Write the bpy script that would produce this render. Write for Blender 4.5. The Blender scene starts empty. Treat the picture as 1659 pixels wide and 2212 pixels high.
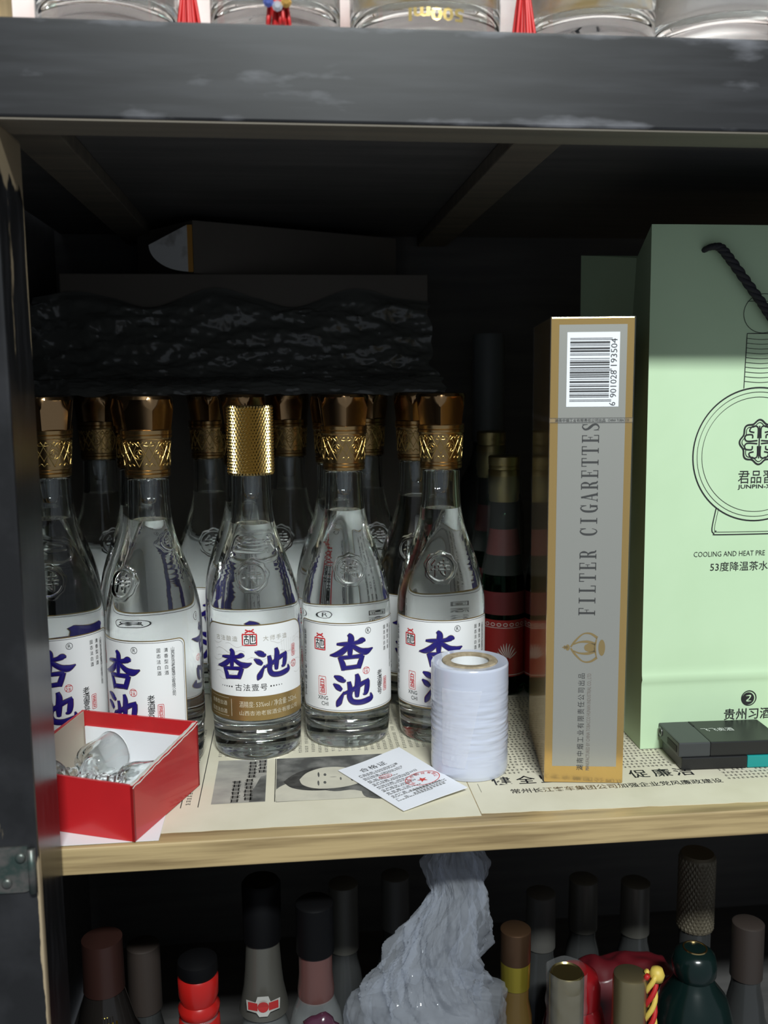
import bpy, bmesh, math, random
from mathutils import Vector, Matrix, noise
random.seed(7)
SC = bpy.context.scene
COL = SC.collection
S = 0.01                      # everything below is written in centimetres
PI = math.pi

# ---------------------------------------------------------------- camera, world, lamp, exposure
def setup_camera():
    F, YAW, PITCH, ROLL = 2012.1, 0.1024, 0.1349, -0.0083
    cam = bpy.data.cameras.new('camera')
    ob = bpy.data.objects.new('camera', cam); COL.objects.link(ob)
    cy, sy, cp, sp = math.cos(YAW), math.sin(YAW), math.cos(PITCH), math.sin(PITCH)
    f = Vector((sy*cp, cy*cp, -sp)); r = Vector((cy, -sy, 0)); u = r.cross(f)
    c, s = math.cos(ROLL), math.sin(ROLL)
    R = c*r + s*u; U = -s*r + c*u
    m = Matrix((R, U, -f)).transposed().to_4x4()
    m.translation = Vector((-15.174, -53.061, 24.219))*S
    ob.matrix_world = m
    cam.sensor_fit = 'VERTICAL'; cam.sensor_height = 24.0
    cam.lens = F/2212*24.0
    cam.clip_start = 0.01; cam.clip_end = 50
    cam.dof.use_dof = True; cam.dof.focus_distance = 0.60; cam.dof.aperture_fstop = 7.0
    SC.camera = ob
setup_camera()

w = bpy.data.worlds.new('room'); SC.world = w; w.use_nodes = True
w.node_tree.nodes['Background'].inputs[0].default_value = (0.82, 0.90, 1.0, 1)
w.node_tree.nodes['Background'].inputs[1].default_value = 0.26

def ceiling_lamp(name, loc, target, sx, sy, power, col):
    l = bpy.data.lights.new(name, 'AREA'); l.shape = 'RECTANGLE'; l.size = sx; l.size_y = sy
    l.energy = power; l.color = col
    o = bpy.data.objects.new(name, l); COL.objects.link(o)
    o.location = loc
    o.rotation_euler = (Vector(target)-Vector(loc)).to_track_quat('-Z', 'Y').to_euler()
    return o
# one fluorescent ceiling lamp in the shop, in front of the cabinet and to its right
ceiling_lamp('ceiling_lamp', (0.05, -1.75, 1.60), (-0.08, 0.0, 0.15), 0.60, 0.10, 64.0, (0.94, 1.0, 0.99))

vs = SC.view_settings
vs.view_transform = 'Standard'; vs.look = 'None'; vs.exposure = 0.0; vs.gamma = 1.0; vs.use_curve_mapping = False
cyc = SC.cycles
cyc.max_bounces = 72; cyc.transmission_bounces = 72; cyc.transparent_max_bounces = 48
cyc.glossy_bounces = 8; cyc.diffuse_bounces = 4
cyc.caustics_refractive = True; cyc.caustics_reflective = False
cyc.sample_clamp_indirect = 0.0; cyc.blur_glossy = 0.3

# ---------------------------------------------------------------- materials
MATS = {}
def mat(name, col, rough=0.5, metal=0.0, spec=0.5, coat=0.0, coat_rough=0.05, alpha=1.0, trans=0.0, ior=1.5,
        vary=None, bump=None, sheen=0.0):
    """vary=(scale xyz, colour2, low, high, detail)  bump=(scale xyz, strength, distance_cm)"""
    if name in MATS: return MATS[name]
    m = bpy.data.materials.new(name); m.use_nodes = True
    nt = m.node_tree; b = nt.nodes['Principled BSDF']
    b.inputs['Base Color'].default_value = (*col, 1)
    b.inputs['Roughness'].default_value = rough
    b.inputs['Metallic'].default_value = metal
    b.inputs['Specular IOR Level'].default_value = spec
    b.inputs['Coat Weight'].default_value = coat
    b.inputs['Coat Roughness'].default_value = coat_rough
    b.inputs['Transmission Weight'].default_value = trans
    b.inputs['IOR'].default_value = ior
    b.inputs['Alpha'].default_value = alpha
    if vary or bump:
        tc = nt.nodes.new('ShaderNodeTexCoord')
    if vary:
        sc, c2, lo, hi, det = vary
        mp = nt.nodes.new('ShaderNodeMapping'); mp.inputs['Scale'].default_value = tuple(k*100 for k in sc)
        nz = nt.nodes.new('ShaderNodeTexNoise'); nz.inputs['Scale'].default_value = 1; nz.inputs['Detail'].default_value = det
        rp = nt.nodes.new('ShaderNodeValToRGB')
        rp.color_ramp.elements[0].position = lo; rp.color_ramp.elements[0].color = (*col, 1)
        rp.color_ramp.elements[1].position = hi; rp.color_ramp.elements[1].color = (*c2, 1)
        nt.links.new(tc.outputs['Object'], mp.inputs['Vector']); nt.links.new(mp.outputs[0], nz.inputs['Vector'])
        nt.links.new(nz.outputs[0], rp.inputs[0]); nt.links.new(rp.outputs[0], b.inputs['Base Color'])
    if bump:
        sc, st, di = bump
        mp = nt.nodes.new('ShaderNodeMapping'); mp.inputs['Scale'].default_value = tuple(k*100 for k in sc)
        nz = nt.nodes.new('ShaderNodeTexNoise'); nz.inputs['Scale'].default_value = 1; nz.inputs['Detail'].default_value = 4
        bp = nt.nodes.new('ShaderNodeBump'); bp.inputs['Strength'].default_value = st; bp.inputs['Distance'].default_value = di*S
        nt.links.new(tc.outputs['Object'], mp.inputs['Vector']); nt.links.new(mp.outputs[0], nz.inputs['Vector'])
        nt.links.new(nz.outputs[0], bp.inputs['Height']); nt.links.new(bp.outputs[0], b.inputs['Normal'])
    MATS[name] = m
    return m

def glass(name, col, ior, rough=0.0):
    if name in MATS: return MATS[name]
    m = bpy.data.materials.new(name); m.use_nodes = True
    nt = m.node_tree; nt.nodes.remove(nt.nodes['Principled BSDF'])
    g = nt.nodes.new('ShaderNodeBsdfGlass'); g.inputs['Color'].default_value = (*col, 1)
    g.inputs['IOR'].default_value = ior; g.inputs['Roughness'].default_value = rough
    nt.links.new(g.outputs[0], nt.nodes['Material Output'].inputs['Surface'])
    MATS[name] = m
    return m

def film(name, tint, opacity, rough=0.15, base=(0.8, 0.8, 0.8), spec=0.8, bump=None):
    """thin plastic film: clear sheet mixed with a glossy, slightly milky skin"""
    if name in MATS: return MATS[name]
    m = mat(name, base, rough, spec=spec, bump=bump)
    nt = m.node_tree; b = nt.nodes['Principled BSDF']
    t = nt.nodes.new('ShaderNodeBsdfTransparent'); t.inputs[0].default_value = (*tint, 1)
    mx = nt.nodes.new('ShaderNodeMixShader'); mx.inputs[0].default_value = opacity
    nt.links.new(t.outputs[0], mx.inputs[1]); nt.links.new(b.outputs[0], mx.inputs[2])
    nt.links.new(mx.outputs[0], nt.nodes['Material Output'].inputs['Surface'])
    return m

def paint_worn(name, paint, paint2, wood, axis_terms, scale, thr, soft=0.05, rough=0.4):
    """black paint rubbed through to pale wood where noise plus edge ramps exceed a threshold.
    axis_terms: list of (axis index, centre_cm, halfwidth_cm, gain) triangular ramps in object space"""
    if name in MATS: return MATS[name]
    m = bpy.data.materials.new(name); m.use_nodes = True
    nt = m.node_tree; N = nt.nodes; L = nt.links; b = N['Principled BSDF']
    tc = N.new('ShaderNodeTexCoord'); sx = N.new('ShaderNodeSeparateXYZ'); L.new(tc.outputs['Object'], sx.inputs[0])
    def math_(op, a, c):
        n = N.new('ShaderNodeMath'); n.operation = op
        for i, v in enumerate((a, c)):
            if isinstance(v, (int, float)): n.inputs[i].default_value = v
            else: L.new(v, n.inputs[i])
        return n.outputs[0]
    mp = N.new('ShaderNodeMapping'); mp.inputs['Scale'].default_value = tuple(k*100 for k in scale)
    nz = N.new('ShaderNodeTexNoise'); nz.inputs['Scale'].default_value = 1; nz.inputs['Detail'].default_value = 6
    L.new(tc.outputs['Object'], mp.inputs[0]); L.new(mp.outputs[0], nz.inputs['Vector'])
    acc = nz.outputs[0]
    for terms in axis_terms:
        g = None
        for ax, c, hw, gain in terms:
            d = math_('ABSOLUTE', math_('SUBTRACT', sx.outputs[ax], c*S), 0)
            q = math_('MAXIMUM', math_('SUBTRACT', 1.0, math_('DIVIDE', d, hw*S)), 0.0)
            q = math_('MULTIPLY', q, gain) if g is None else q
            g = q if g is None else math_('MULTIPLY', g, math_('MINIMUM', math_('MULTIPLY', q, 4.0), 1.0))
        acc = math_('ADD', acc, g)
    rp = N.new('ShaderNodeValToRGB'); rp.color_ramp.elements[0].position = thr; rp.color_ramp.elements[1].position = min(1, thr+soft)
    L.new(acc, rp.inputs[0])
    mp2 = N.new('ShaderNodeMapping'); mp2.inputs['Scale'].default_value = (14, 180, 150) if 'scuffed' in name else (30, 180, 30)
    n2 = N.new('ShaderNodeTexNoise'); n2.inputs['Scale'].default_value = 1; n2.inputs['Detail'].default_value = 5
    L.new(tc.outputs['Object'], mp2.inputs[0]); L.new(mp2.outputs[0], n2.inputs['Vector'])
    r2 = N.new('ShaderNodeValToRGB'); r2.color_ramp.elements[0].color = (*paint, 1); r2.color_ramp.elements[1].color = (*paint2, 1)
    r2.color_ramp.elements[0].position = 0.45; r2.color_ramp.elements[1].position = 0.8
    L.new(n2.outputs[0], r2.inputs[0])
    mx = N.new('ShaderNodeMix'); mx.data_type = 'RGBA'
    L.new(rp.outputs[0], mx.inputs['Factor']); L.new(r2.outputs[0], mx.inputs['A']); mx.inputs['B'].default_value = (*wood, 1)
    L.new(mx.outputs['Result'], b.inputs['Base Color'])
    b.inputs['Roughness'].default_value = rough; b.inputs['Specular IOR Level'].default_value = 0.4
    MATS[name] = m
    return m

# ---------------------------------------------------------------- mesh helpers
class MB:
    def __init__(s): s.v = []; s.f = []
    def add(s, vs_, fs):
        o = len(s.v); s.v += [tuple(p) for p in vs_]; s.f += [tuple(i+o for i in q) for q in fs]
        return s
    def box(s, x0, x1, y0, y1, z0, z1):
        v = [(x, y, z) for z in (z0, z1) for y in (y0, y1) for x in (x0, x1)]
        return s.add(v, [(0,2,3,1),(4,5,7,6),(0,1,5,4),(2,6,7,3),(0,4,6,2),(1,3,7,5)])
    def lathe(s, prof, seg=48, close_bottom=False, close_top=False, rfun=None):
        """prof: list of (r, z) from bottom to top, outward normals when going up on the outside"""
        n0 = len(s.v); rings = []
        for r, z in prof:
            if r < 1e-6:
                rings.append([len(s.v)]); s.v.append((0, 0, z))
            else:
                ring = []
                for k in range(seg):
                    a = 2*PI*k/seg; rr = rfun(r, z, a) if rfun else r
                    ring.append(len(s.v)); s.v.append((rr*math.sin(a), -rr*math.cos(a), z))
                rings.append(ring)
        for A, B in zip(rings, rings[1:]):
            if len(A) == 1 and len(B) == 1: continue
            for k in range(seg):
                j = (k+1) % seg
                if len(A) == 1: s.f.append((A[0], B[j], B[k]))
                elif len(B) == 1: s.f.append((A[k], A[j], B[0]))
                else: s.f.append((A[k], A[j], B[j], B[k]))
        if close_bottom and len(rings[0]) > 1: s.f.append(tuple(reversed(rings[0])))
        if close_top and len(rings[-1]) > 1: s.f.append(tuple(rings[-1]))
        return s
    def tube(s, pts, rad, seg=8, closed=False):
        pts = [Vector(p) for p in pts]; n = len(pts); rings = []
        up = Vector((0, 0, 1))
        for i, p in enumerate(pts):
            a = pts[(i-1) % n] if (closed or i > 0) else p
            c = pts[(i+1) % n] if (closed or i < n-1) else p
            d = (c-a).normalized()
            q = d.cross(up)
            if q.length < 1e-3: q = d.cross(Vector((1, 0, 0)))
            q.normalize(); t = q.cross(d)
            r = rad[i] if isinstance(rad, (list, tuple)) else rad
            ring = []
            for k in range(seg):
                an = 2*PI*k/seg
                ring.append(len(s.v)); s.v.append(tuple(p+q*(r*math.cos(an))+t*(r*math.sin(an))))
            rings.append(ring)
        m = n if closed else n-1
        for i in range(m):
            A, B = rings[i], rings[(i+1) % n]
            for k in range(seg):
                j = (k+1) % seg; s.f.append((A[k], A[j], B[j], B[k]))
        if not closed:
            s.f.append(tuple(reversed(rings[0]))); s.f.append(tuple(rings[-1]))
        return s
    def tf(s, fn):
        s.v = [tuple(fn(Vector(p))) for p in s.v]; return s
    def build(s, name, material, parent=None, smooth=False, bevel=0.0, bseg=2, weld=False, angle=None):
        me = bpy.data.meshes.new(name)
        me.from_pydata([(x*S, y*S, z*S) for x, y, z in s.v], [], s.f)
        if bevel or weld:
            bm = bmesh.new(); bm.from_mesh(me)
            if weld: bmesh.ops.remove_doubles(bm, verts=bm.verts, dist=1e-6)
            if bevel: bmesh.ops.bevel(bm, geom=list(bm.edges), offset=bevel*S, segments=bseg, affect='EDGES', profile=0.6)
            bm.to_mesh(me); bm.free()
        me.update()
        if smooth or angle:
            me.shade_smooth()
            if angle: me.set_sharp_from_angle(angle=math.radians(angle))
        me.materials.append(material)
        o = bpy.data.objects.new(name, me); COL.objects.link(o)
        if parent: o.parent = parent
        return o

def spline(pts, n=6):
    """Catmull-Rom through points of any dimension"""
    P = [tuple(p) for p in pts]; out = []
    for i in range(len(P)-1):
        a = P[max(i-1, 0)]; b = P[i]; c = P[i+1]; d = P[min(i+2, len(P)-1)]
        for k in range(n):
            t = k/n
            out.append(tuple(0.5*((2*b[j])+(-a[j]+c[j])*t+(2*a[j]-5*b[j]+4*c[j]-d[j])*t*t+(-a[j]+3*b[j]-3*c[j]+d[j])*t**3) for j in range(len(b))))
    out.append(P[-1]); return out

def thing(name, label, cat, loc=(0, 0, 0), rotz=0.0, group=None):
    o = bpy.data.objects.new(name, None); COL.objects.link(o)
    o.location = Vector(loc)*S; o.rotation_euler = (0, 0, rotz); o.empty_display_size = 0.02
    tag(o, label, cat, group); return o
def tag(o, label, cat, group=None):
    o['label'] = label; o['category'] = cat
    if group: o['group'] = group
    return o
def copy_tree(o, parent=None):
    c = o.copy(); COL.objects.link(c); c.parent = parent
    for ch in list(o.children): copy_tree(ch, c)
    return c

# ---------------------------------------------------------------- flat print: text and brush strokes in 2D
_tc = {}
def text2d(s, w=None, h=None, bold=0.0, rot=0.0, spacing=1.0, vertical=False):
    """letters as (verts2d, faces) fitted to a box of width w / height h, centred on the origin"""
    key = (s, bold, spacing, vertical)
    if key not in _tc:
        cu = bpy.data.curves.new('t', 'FONT'); cu.body = '\n'.join(s) if vertical else s
        cu.resolution_u = 2; cu.offset = bold; cu.space_character = spacing; cu.align_x = 'CENTER'
        if vertical: cu.space_line = 0.88*spacing
        ob = bpy.data.objects.new('t', cu); COL.objects.link(ob)
        dg = bpy.context.evaluated_depsgraph_get(); dg.update()
        me = ob.evaluated_get(dg).to_mesh()
        V = [(v.co.x, v.co.y) for v in me.vertices]; Fs = [tuple(p.vertices) for p in me.polygons]
        ob.evaluated_get(dg).to_mesh_clear()
        bpy.data.objects.remove(ob); bpy.data.curves.remove(cu)
        _tc[key] = (V, Fs)
    V, Fs = _tc[key]
    x0 = min(p[0] for p in V); x1 = max(p[0] for p in V); y0 = min(p[1] for p in V); y1 = max(p[1] for p in V)
    sx = w/(x1-x0) if w else None; sy = h/(y1-y0) if h else None
    sx = sx or sy; sy = sy or sx
    c, q = math.cos(rot), math.sin(rot); out = []
    for x, y in V:
        X = (x-(x0+x1)/2)*sx; Y = (y-(y0+y1)/2)*sy
        out.append((X*c-Y*q, X*q+Y*c))
    return out, Fs

def ribbon2d(pts, n=5, taper=True):
    """strip of variable width: pts (x, y, w) -> verts (x, y, t) with t=1 on the ridge, faces"""
    P = spline(pts, n); V = []; Fs = []
    for i, (x, y, w_) in enumerate(P):
        a = P[max(i-1, 0)]; b = P[min(i+1, len(P)-1)]
        dx, dy = b[0]-a[0], b[1]-a[1]; l = math.hypot(dx, dy) or 1
        nx, ny = -dy/l, dx/l; hw = max(w_, 0)/2
        V += [(x+nx*hw, y+ny*hw, 0), (x, y, 1), (x-nx*hw, y-ny*hw, 0)]
    for i in range(len(P)-1):
        a = 3*i
        Fs += [(a, a+1, a+4, a+3), (a+1, a+2, a+5, a+4)]
    Fs = [tuple(reversed(f)) for f in Fs]
    return V, Fs

def flat(mb, vf, fn, dx=0, dy=0, ridge=0.0):
    """put 2D print on a surface; fn(x, y, h) -> 3D point"""
    V, Fs = vf
    mb.add([fn(p[0]+dx, p[1]+dy, (p[2]*ridge if len(p) > 2 else 0)) for p in V], Fs)
    return mb
def piece(name, material, parent, fn, *items):
    """one printed piece as a part of its own: items are (shape, dx, dy)"""
    m = MB()
    for vf, dx, dy in items: flat(m, vf, fn, dx, dy)
    return m.build(name, material, parent)
def outline(path, wd, closed=True):
    """constant width line along a 2D path"""
    n = len(path); V = []; Fs = []
    for i, (x, y) in enumerate(path):
        a = path[(i-1) % n] if (closed or i) else path[i]; b = path[(i+1) % n] if (closed or i < n-1) else path[i]
        dx, dy = b[0]-a[0], b[1]-a[1]; l = math.hypot(dx, dy) or 1
        V += [(x-dy/l*wd/2, y+dx/l*wd/2), (x+dy/l*wd/2, y-dx/l*wd/2)]
    for i in range(n if closed else n-1):
        j = (i+1) % n; Fs.append((2*i+1, 2*j+1, 2*j, 2*i))
    return V, Fs
def rrect(x0, x1, y0, y1, r, n=6, rb=None):
    rb = r if rb is None else rb; p = []
    for cx, cy, a0, q in ((x1-r, y1-r, 0, r), (x0+r, y1-r, 90, r), (x0+rb, y0+rb, 180, rb), (x1-rb, y0+rb, 270, rb)):
        for k in range(n+1):
            a = math.radians(a0+90*k/n); p.append((cx+q*math.cos(a), cy+q*math.sin(a)))
    return p
def subdiv_path(path, step, closed=True):
    out = []; n = len(path)
    for i in range(n if closed else n-1):
        a, b = path[i], path[(i+1) % n]; l = math.hypot(b[0]-a[0], b[1]-a[1]); k = max(1, int(l/step))
        out += [(a[0]+(b[0]-a[0])*t/k, a[1]+(b[1]-a[1])*t/k) for t in range(k)]
    if not closed: out.append(path[-1])
    return out
def circle2d(cx, cy, r, n=40, ry=None): return [(cx+r*math.cos(2*PI*k/n), cy+(ry or r)*math.sin(2*PI*k/n)) for k in range(n)]
def disc2d(cx, cy, r, n=24, ry=None): return circle2d(cx, cy, r, n, ry), [tuple(range(n))]
def rect2d(x0, x1, y0, y1): return [(x0, y0), (x1, y0), (x1, y1), (x0, y1)], [(0, 1, 2, 3)]

# brush characters of the blue lettering, traced as strokes (x, y, width)
XING = [[(1146,212,14),(1200,210,30),(1300,202,30),(1345,186,44),(1372,192,10)],
        [(1236,128,22),(1258,160,46),(1250,240,44),(1248,312,30)],
        [(1238,222,34),(1190,272,46),(1140,300,38),(1090,308,6)],
        [(1262,222,30),(1325,268,40),(1380,284,50),(1437,262,6)],
        [(1164,318,24),(1188,370,42),(1202,428,42)], [(1172,326,30),(1290,318,30),(1352,318,40)],
        [(1348,312,34),(1328,370,40),(1312,416,38)], [(1198,412,32),(1312,402,32)]]
CHI = [[(1122,486,10),(1160,504,46),(1196,522,36),(1212,514,8)],
       [(1116,552,10),(1150,580,44),(1180,606,26)],
       [(1140,748,10),(1156,716,44),(1172,680,34),(1200,618,8)],
       [(1196,634,20),(1260,606,32),(1330,562,36),(1398,532,26)],
       [(1384,538,38),(1380,596,42),(1368,640,34),(1344,650,8)],
       [(1296,470,24),(1306,520,44),(1300,600,44),(1298,668,28)],
       [(1236,532,28),(1246,600,40),(1240,660,40),(1262,704,42),(1320,716,42),(1380,706,44),(1416,688,36),(1410,646,6)]]
def brush(strokes, cx, cy, sx, sy, X0, Y0):
    out = []
    for st in strokes:
        out.append(ribbon2d([((x-cx)*sx+X0, -(y-cy)*sy+Y0, w_*(sx+sy)/2) for x, y, w_ in st], 5))
    return out

# serif capitals for the carton
def serif_word(word, h, pitch):
    E_ = {'R': lambda a,b,c,d: rect2d(a,c,b,d)}
    rr = lambda *q: rect2d(q[0], q[2], q[1], q[3])
    stem = [rr(.12,0,.28,1), rr(.02,0,.40,.05)]
    G = {'I': [rr(.22,0,.39,1), rr(.08,0,.53,.05), rr(.08,.95,.53,1)],
         'F': stem+[rr(.02,.95,.60,1), rr(.54,.70,.60,1), rr(.28,.49,.46,.53), rr(.43,.38,.47,.64)],
         'L': [rr(.12,0,.28,1), rr(.02,.95,.40,1), rr(.02,0,.60,.05), rr(.54,0,.60,.30)],
         'T': [rr(.25,0,.41,1), rr(.13,0,.53,.05), rr(.0,.95,.66,1), rr(0,.70,.06,1), rr(.60,.70,.66,1)],
         'E': stem+[rr(.02,0,.62,.05), rr(.56,0,.62,.30), rr(.02,.95,.60,1), rr(.54,.70,.60,1), rr(.28,.49,.46,.53), rr(.43,.38,.47,.64)],
         'R': stem+[rr(.02,.95,.34,1), ribbon2d([(.26,.975,.05),(.46,.96,.07),(.55,.75,.16),(.46,.53,.07),(.26,.51,.05)]),
                    ribbon2d([(.36,.52,.08),(.50,.34,.15),(.56,.10,.13),(.70,.03,.04)])],
         'C': [ribbon2d([(.58,.70,.04),(.50,.93,.06),(.34,.98,.08),(.17,.80,.15),(.13,.5,.17),(.17,.20,.15),(.34,.02,.08),(.50,.07,.05),(.60,.30,.03)]), rr(.56,.66,.61,1)],
         'A': [ribbon2d([(.09,.02,.05),(.33,.98,.05)]), ribbon2d([(.31,.98,.14),(.57,.02,.17)]), rr(.15,.32,.47,.36), rr(-.02,0,.22,.05), rr(.42,0,.72,.05)],
         'S': [ribbon2d([(.52,.72,.04),(.47,.93,.05),(.32,.98,.07),(.15,.84,.13),(.19,.66,.16),(.33,.52,.18),(.49,.36,.16),(.52,.16,.13),(.33,.02,.07),(.16,.07,.05),(.10,.28,.04)]), rr(.50,.68,.54,1), rr(.08,0,.12,.32)]}
    G['G'] = G['C'][:1]+[rr(.56,.66,.61,1), rr(.47,0,.62,.42), rr(.38,.40,.70,.45)]
    V = []; Fs = []; n = len(word)
    for i, ch in enumerate(word):
        for v, f in G.get(ch, []):
            o = len(V); V += [((i-(n-1)/2)*pitch+(p[0]-.33)*h*.78, (p[1]-.5)*h) for p in v]; Fs += [tuple(k+o for k in q) for q in f]
    return V, Fs
def rot2d(vf, a):
    c, s = math.cos(a), math.sin(a); return [(p[0]*c-p[1]*s, p[0]*s+p[1]*c)+tuple(p[2:]) for p in vf[0]], vf[1]
def union(parts):
    V = []; Fs = []
    for v, f in parts:
        o = len(V); V += [tuple(p[:2]) for p in v]; Fs += [tuple(k+o for k in q) for q in f]
    return V, Fs

INK = mat('black ink', (0.012, 0.012, 0.014), 0.6)
RED_INK = mat('red ink', (0.55, 0.02, 0.025), 0.55)
BLUE_INK = mat('embossed blue ink', (0.018, 0.012, 0.16), 0.22, spec=0.6)
WHITE_INK = mat('white ink', (0.75, 0.76, 0.74), 0.6)
GOLD_INK = mat('gold foil ink', (0.42, 0.30, 0.12), 0.35, metal=0.8)
GREY_INK = mat('grey gold ink', (0.42, 0.39, 0.34), 0.5)

# ================================================================= THE CABINET
CAB = thing('wooden_cabinet', 'old black painted open shelf cabinet with worn wooden edges', 'cabinet', (0, 0, 0))
BEAM_PAINT = paint_worn('scuffed black paint', (0.008, 0.008, 0.0095), (0.024, 0.0245, 0.028), (0.13, 0.13, 0.145), [[(2, 36.0, 0.5, 0.14)], [(2, 39.8, 0.4, 0.12)]], (0.22, 0.7, 0.75), 0.63, 0.20, 0.40)
POST_PAINT = paint_worn('rubbed black paint', (0.012, 0.012, 0.013), (0.03, 0.03, 0.033), (0.36, 0.28, 0.18),
    [[(1, -5.25, 0.6, 0.55), (2, 31.0, 7.5, 1)], [(0, -27.5, 0.35, 0.42), (1, -9.5, 0.5, 1), (2, -6, 9, 1)], [(2, 36.2, 3.2, 1.2), (0, -27.5, 1.0, 1)], [(1, -8.0, 2.0, 0.16), (2, 31, 9, 1)]], (1.1, 1.3, 0.22), 0.74, 0.05, 0.28)
DARK_WOOD = mat('dark stained wood', (0.085, 0.083, 0.082), 0.6, vary=((0.08, 0.9, 0.9), (0.12, 0.115, 0.112), 0.35, 0.7, 5))
UNDER_WOOD = mat('raw brown wood', (0.115, 0.10, 0.08), 0.65, vary=((0.06, 1.0, 1.0), (0.17, 0.145, 0.11), 0.3, 0.7, 5))
SHELF_WOOD = mat('pale pine edge', (0.43, 0.315, 0.155), 0.55, vary=((0.10, 1.6, 2.2), (0.20, 0.135, 0.06), 0.44, 0.70, 9), bump=((0.3, 3, 6), 0.25, 0.05))
PALE_WOOD = mat('bare pale wood', (0.62, 0.47, 0.26), 0.6, vary=((1.5, 1.5, .15), (0.50, 0.36, 0.19), 0.3, 0.7, 4))
MB().box(-36, 46, -9.5, -7.0, 35.85, 39.95).build('top_rail', BEAM_PAINT, CAB, bevel=0.12)
MB().box(-36, 46, -7.0, 40, 38.6, 39.9).build('upper_board', DARK_WOOD, CAB)
MB().box(-36, 46, -9.42, -6.9, 35.78, 35.86).build('rail_underside', UNDER_WOOD, CAB)
MB().box(-36, 46, -9.3, 6.0, 39.9, 39.96).build('bounce_sheet', mat('glossy bounce sheet white', (0.80, 0.77, 0.75), 0.3), CAB)  # unseen white sheet added over the dark board to brighten the upper bottles
MB().box(-36, 46, -7.2, -6.98, 35.86, 38.6).build('rail_backing', DARK_WOOD, CAB)
MB().box(-36.6, -27.5, -9.5, -5.2, -38, 35.85).build('front_post', POST_PAINT, CAB, bevel=0.16)
MB().box(-36.6, -27.2, -8.6, -6.4, 39.95, 52).build('upper_post', PALE_WOOD, CAB, bevel=0.1)
def shelf_board():
    m = MB().box(-36, 46, -5.0, 40, -1.55, 0.0)
    return m.build('shelf_board', SHELF_WOOD, CAB, bevel=0.16, bseg=3)
shelf_board()
MB().box(-36, 46, -5.0, 40, -35.6, -34.0).build('lower_board', DARK_WOOD, CAB, bevel=0.1)
MB().box(-36.6, 46, 40, 41, -38, 39.95).build('back_panel', DARK_WOOD, CAB)
MB().box(-37.6, -36.6, -5.2, 41, -38, 39.95).build('side_panel', DARK_WOOD, CAB)
MB().box(46, 47, -9.5, 41, -38, 39.95).build('side_panel', DARK_WOOD, CAB)
for x0, x1 in ((-29.8, -26.9), (-2.2, 0.6)):
    MB().box(x0, x1, -6.9, 39.5, 37.6, 38.6).build('batten', UNDER_WOOD, CAB, bevel=0.1)
# iron hinge on the post
HINGE = mat('old iron', (0.16, 0.15, 0.14), 0.42, metal=0.7, vary=((1.5, 1.5, 1.5), (0.06, 0.09, 0.08), 0.4, 0.65, 5))
h = MB(); pl = rrect(-31.5, -27.75, 0.25, 2.55, 0.5)
h.add([(x, -9.62, z) for x, z in pl]+[(x, -9.5, z) for x, z in pl], [tuple(range(len(pl)))]+[(i, i+len(pl), (i+1) % len(pl)+len(pl), (i+1) % len(pl)) for i in range(len(pl))])
hinge = h.build('hinge', HINGE, CAB)
for x, z in ((-28.3, 2.0), (-29.0, 0.75), (-30.2, 2.0)):
    MB().lathe([(0.26, 0), (0.24, 0.07), (0.12, 0.12), (0, 0.13)], 14).tf(lambda p: (p.x+x, -9.62-p.z, z+p.y)).build('screw', HINGE, hinge, smooth=True)
MB().tube([(-27.75, -9.75, 0.3), (-27.75, -9.75, 2.5)], 0.2, 12).build('hinge_pin', HINGE, hinge, smooth=True)

# ================================================================= NEWSPAPER SHEETS
NEWS = mat('aged newsprint', (0.70, 0.655, 0.52), 0.8, spec=0.2, vary=((0.25, 0.25, 1), (0.62, 0.575, 0.44), 0.35, 0.75, 6))
def sheet(name, x0, x1, y0, y1, zt, edge_amp, material, seed, slope=0.0):
    m = MB(); nx, ny = 40, 14; V = []
    for j in range(ny+1):
        for i in range(nx+1):
            x = x0+(x1-x0)*i/nx; y = y0+(y1-y0)*j/ny
            if j == 0: y += edge_amp*noise.noise(Vector((x*0.9, seed, 0)))+slope*(x-x0)
            V.append((x, y, zt))
    Fs = [(j*(nx+1)+i, j*(nx+1)+i+1, (j+1)*(nx+1)+i+1, (j+1)*(nx+1)+i) for j in range(ny) for i in range(nx)]
    n = len(V); rim = [(i, 0) for i in range(nx)]
    m.add(V+[(x, y, zt-0.025) for x, y, z in V[:nx+1]], Fs+[(n+i, n+i+1, i+1, i) for i in range(nx)])
    return m
PZ = 0.034                    # print height above the shelf
def on_paper(x, y, h=0): return (x, y, PZ+h)
def pseudo_text(mb, x0, x1, y0, y1, char, pitch, along_y, seed, gap=0.06):
    """rows of small illegible printed characters"""
    rnd = random.Random(seed); line = 0
    a0, a1, b0, b1 = (y0, y1, x0, x1) if along_y else (x0, x1, y0, y1)
    b = b0
    while b+char < b1:
        a = a0+rnd.random()*0.2
        while a+char < a1:
            if rnd.random() > 0.05:
                for k in range(3):
                    q = b+char*(0.12+0.33*k)+rnd.random()*0.03; s0 = a+char*rnd.random()*0.3; s1 = a+char*(0.7+rnd.random()*0.25)
                    r = rect2d(q, q+char*0.12, s0, s1) if along_y else rect2d(s0, s1, q, q+char*0.12)
                    flat(mb, r, on_paper)
                q = a+char*(0.25+0.4*rnd.random())
                r = rect2d(b+char*0.05, b+char*0.95, q, q+char*0.13) if along_y else rect2d(q, q+char*0.13, b+char*0.05, b+char*0.95)
                flat(mb, r, on_paper)
            a += char+gap
        b += pitch; line += 1
    return mb
n1 = sheet('newspaper', -36, -4.7, -3.85, 38, 0.02, 0.12, NEWS, 1.0).build('newspaper', NEWS)
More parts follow.
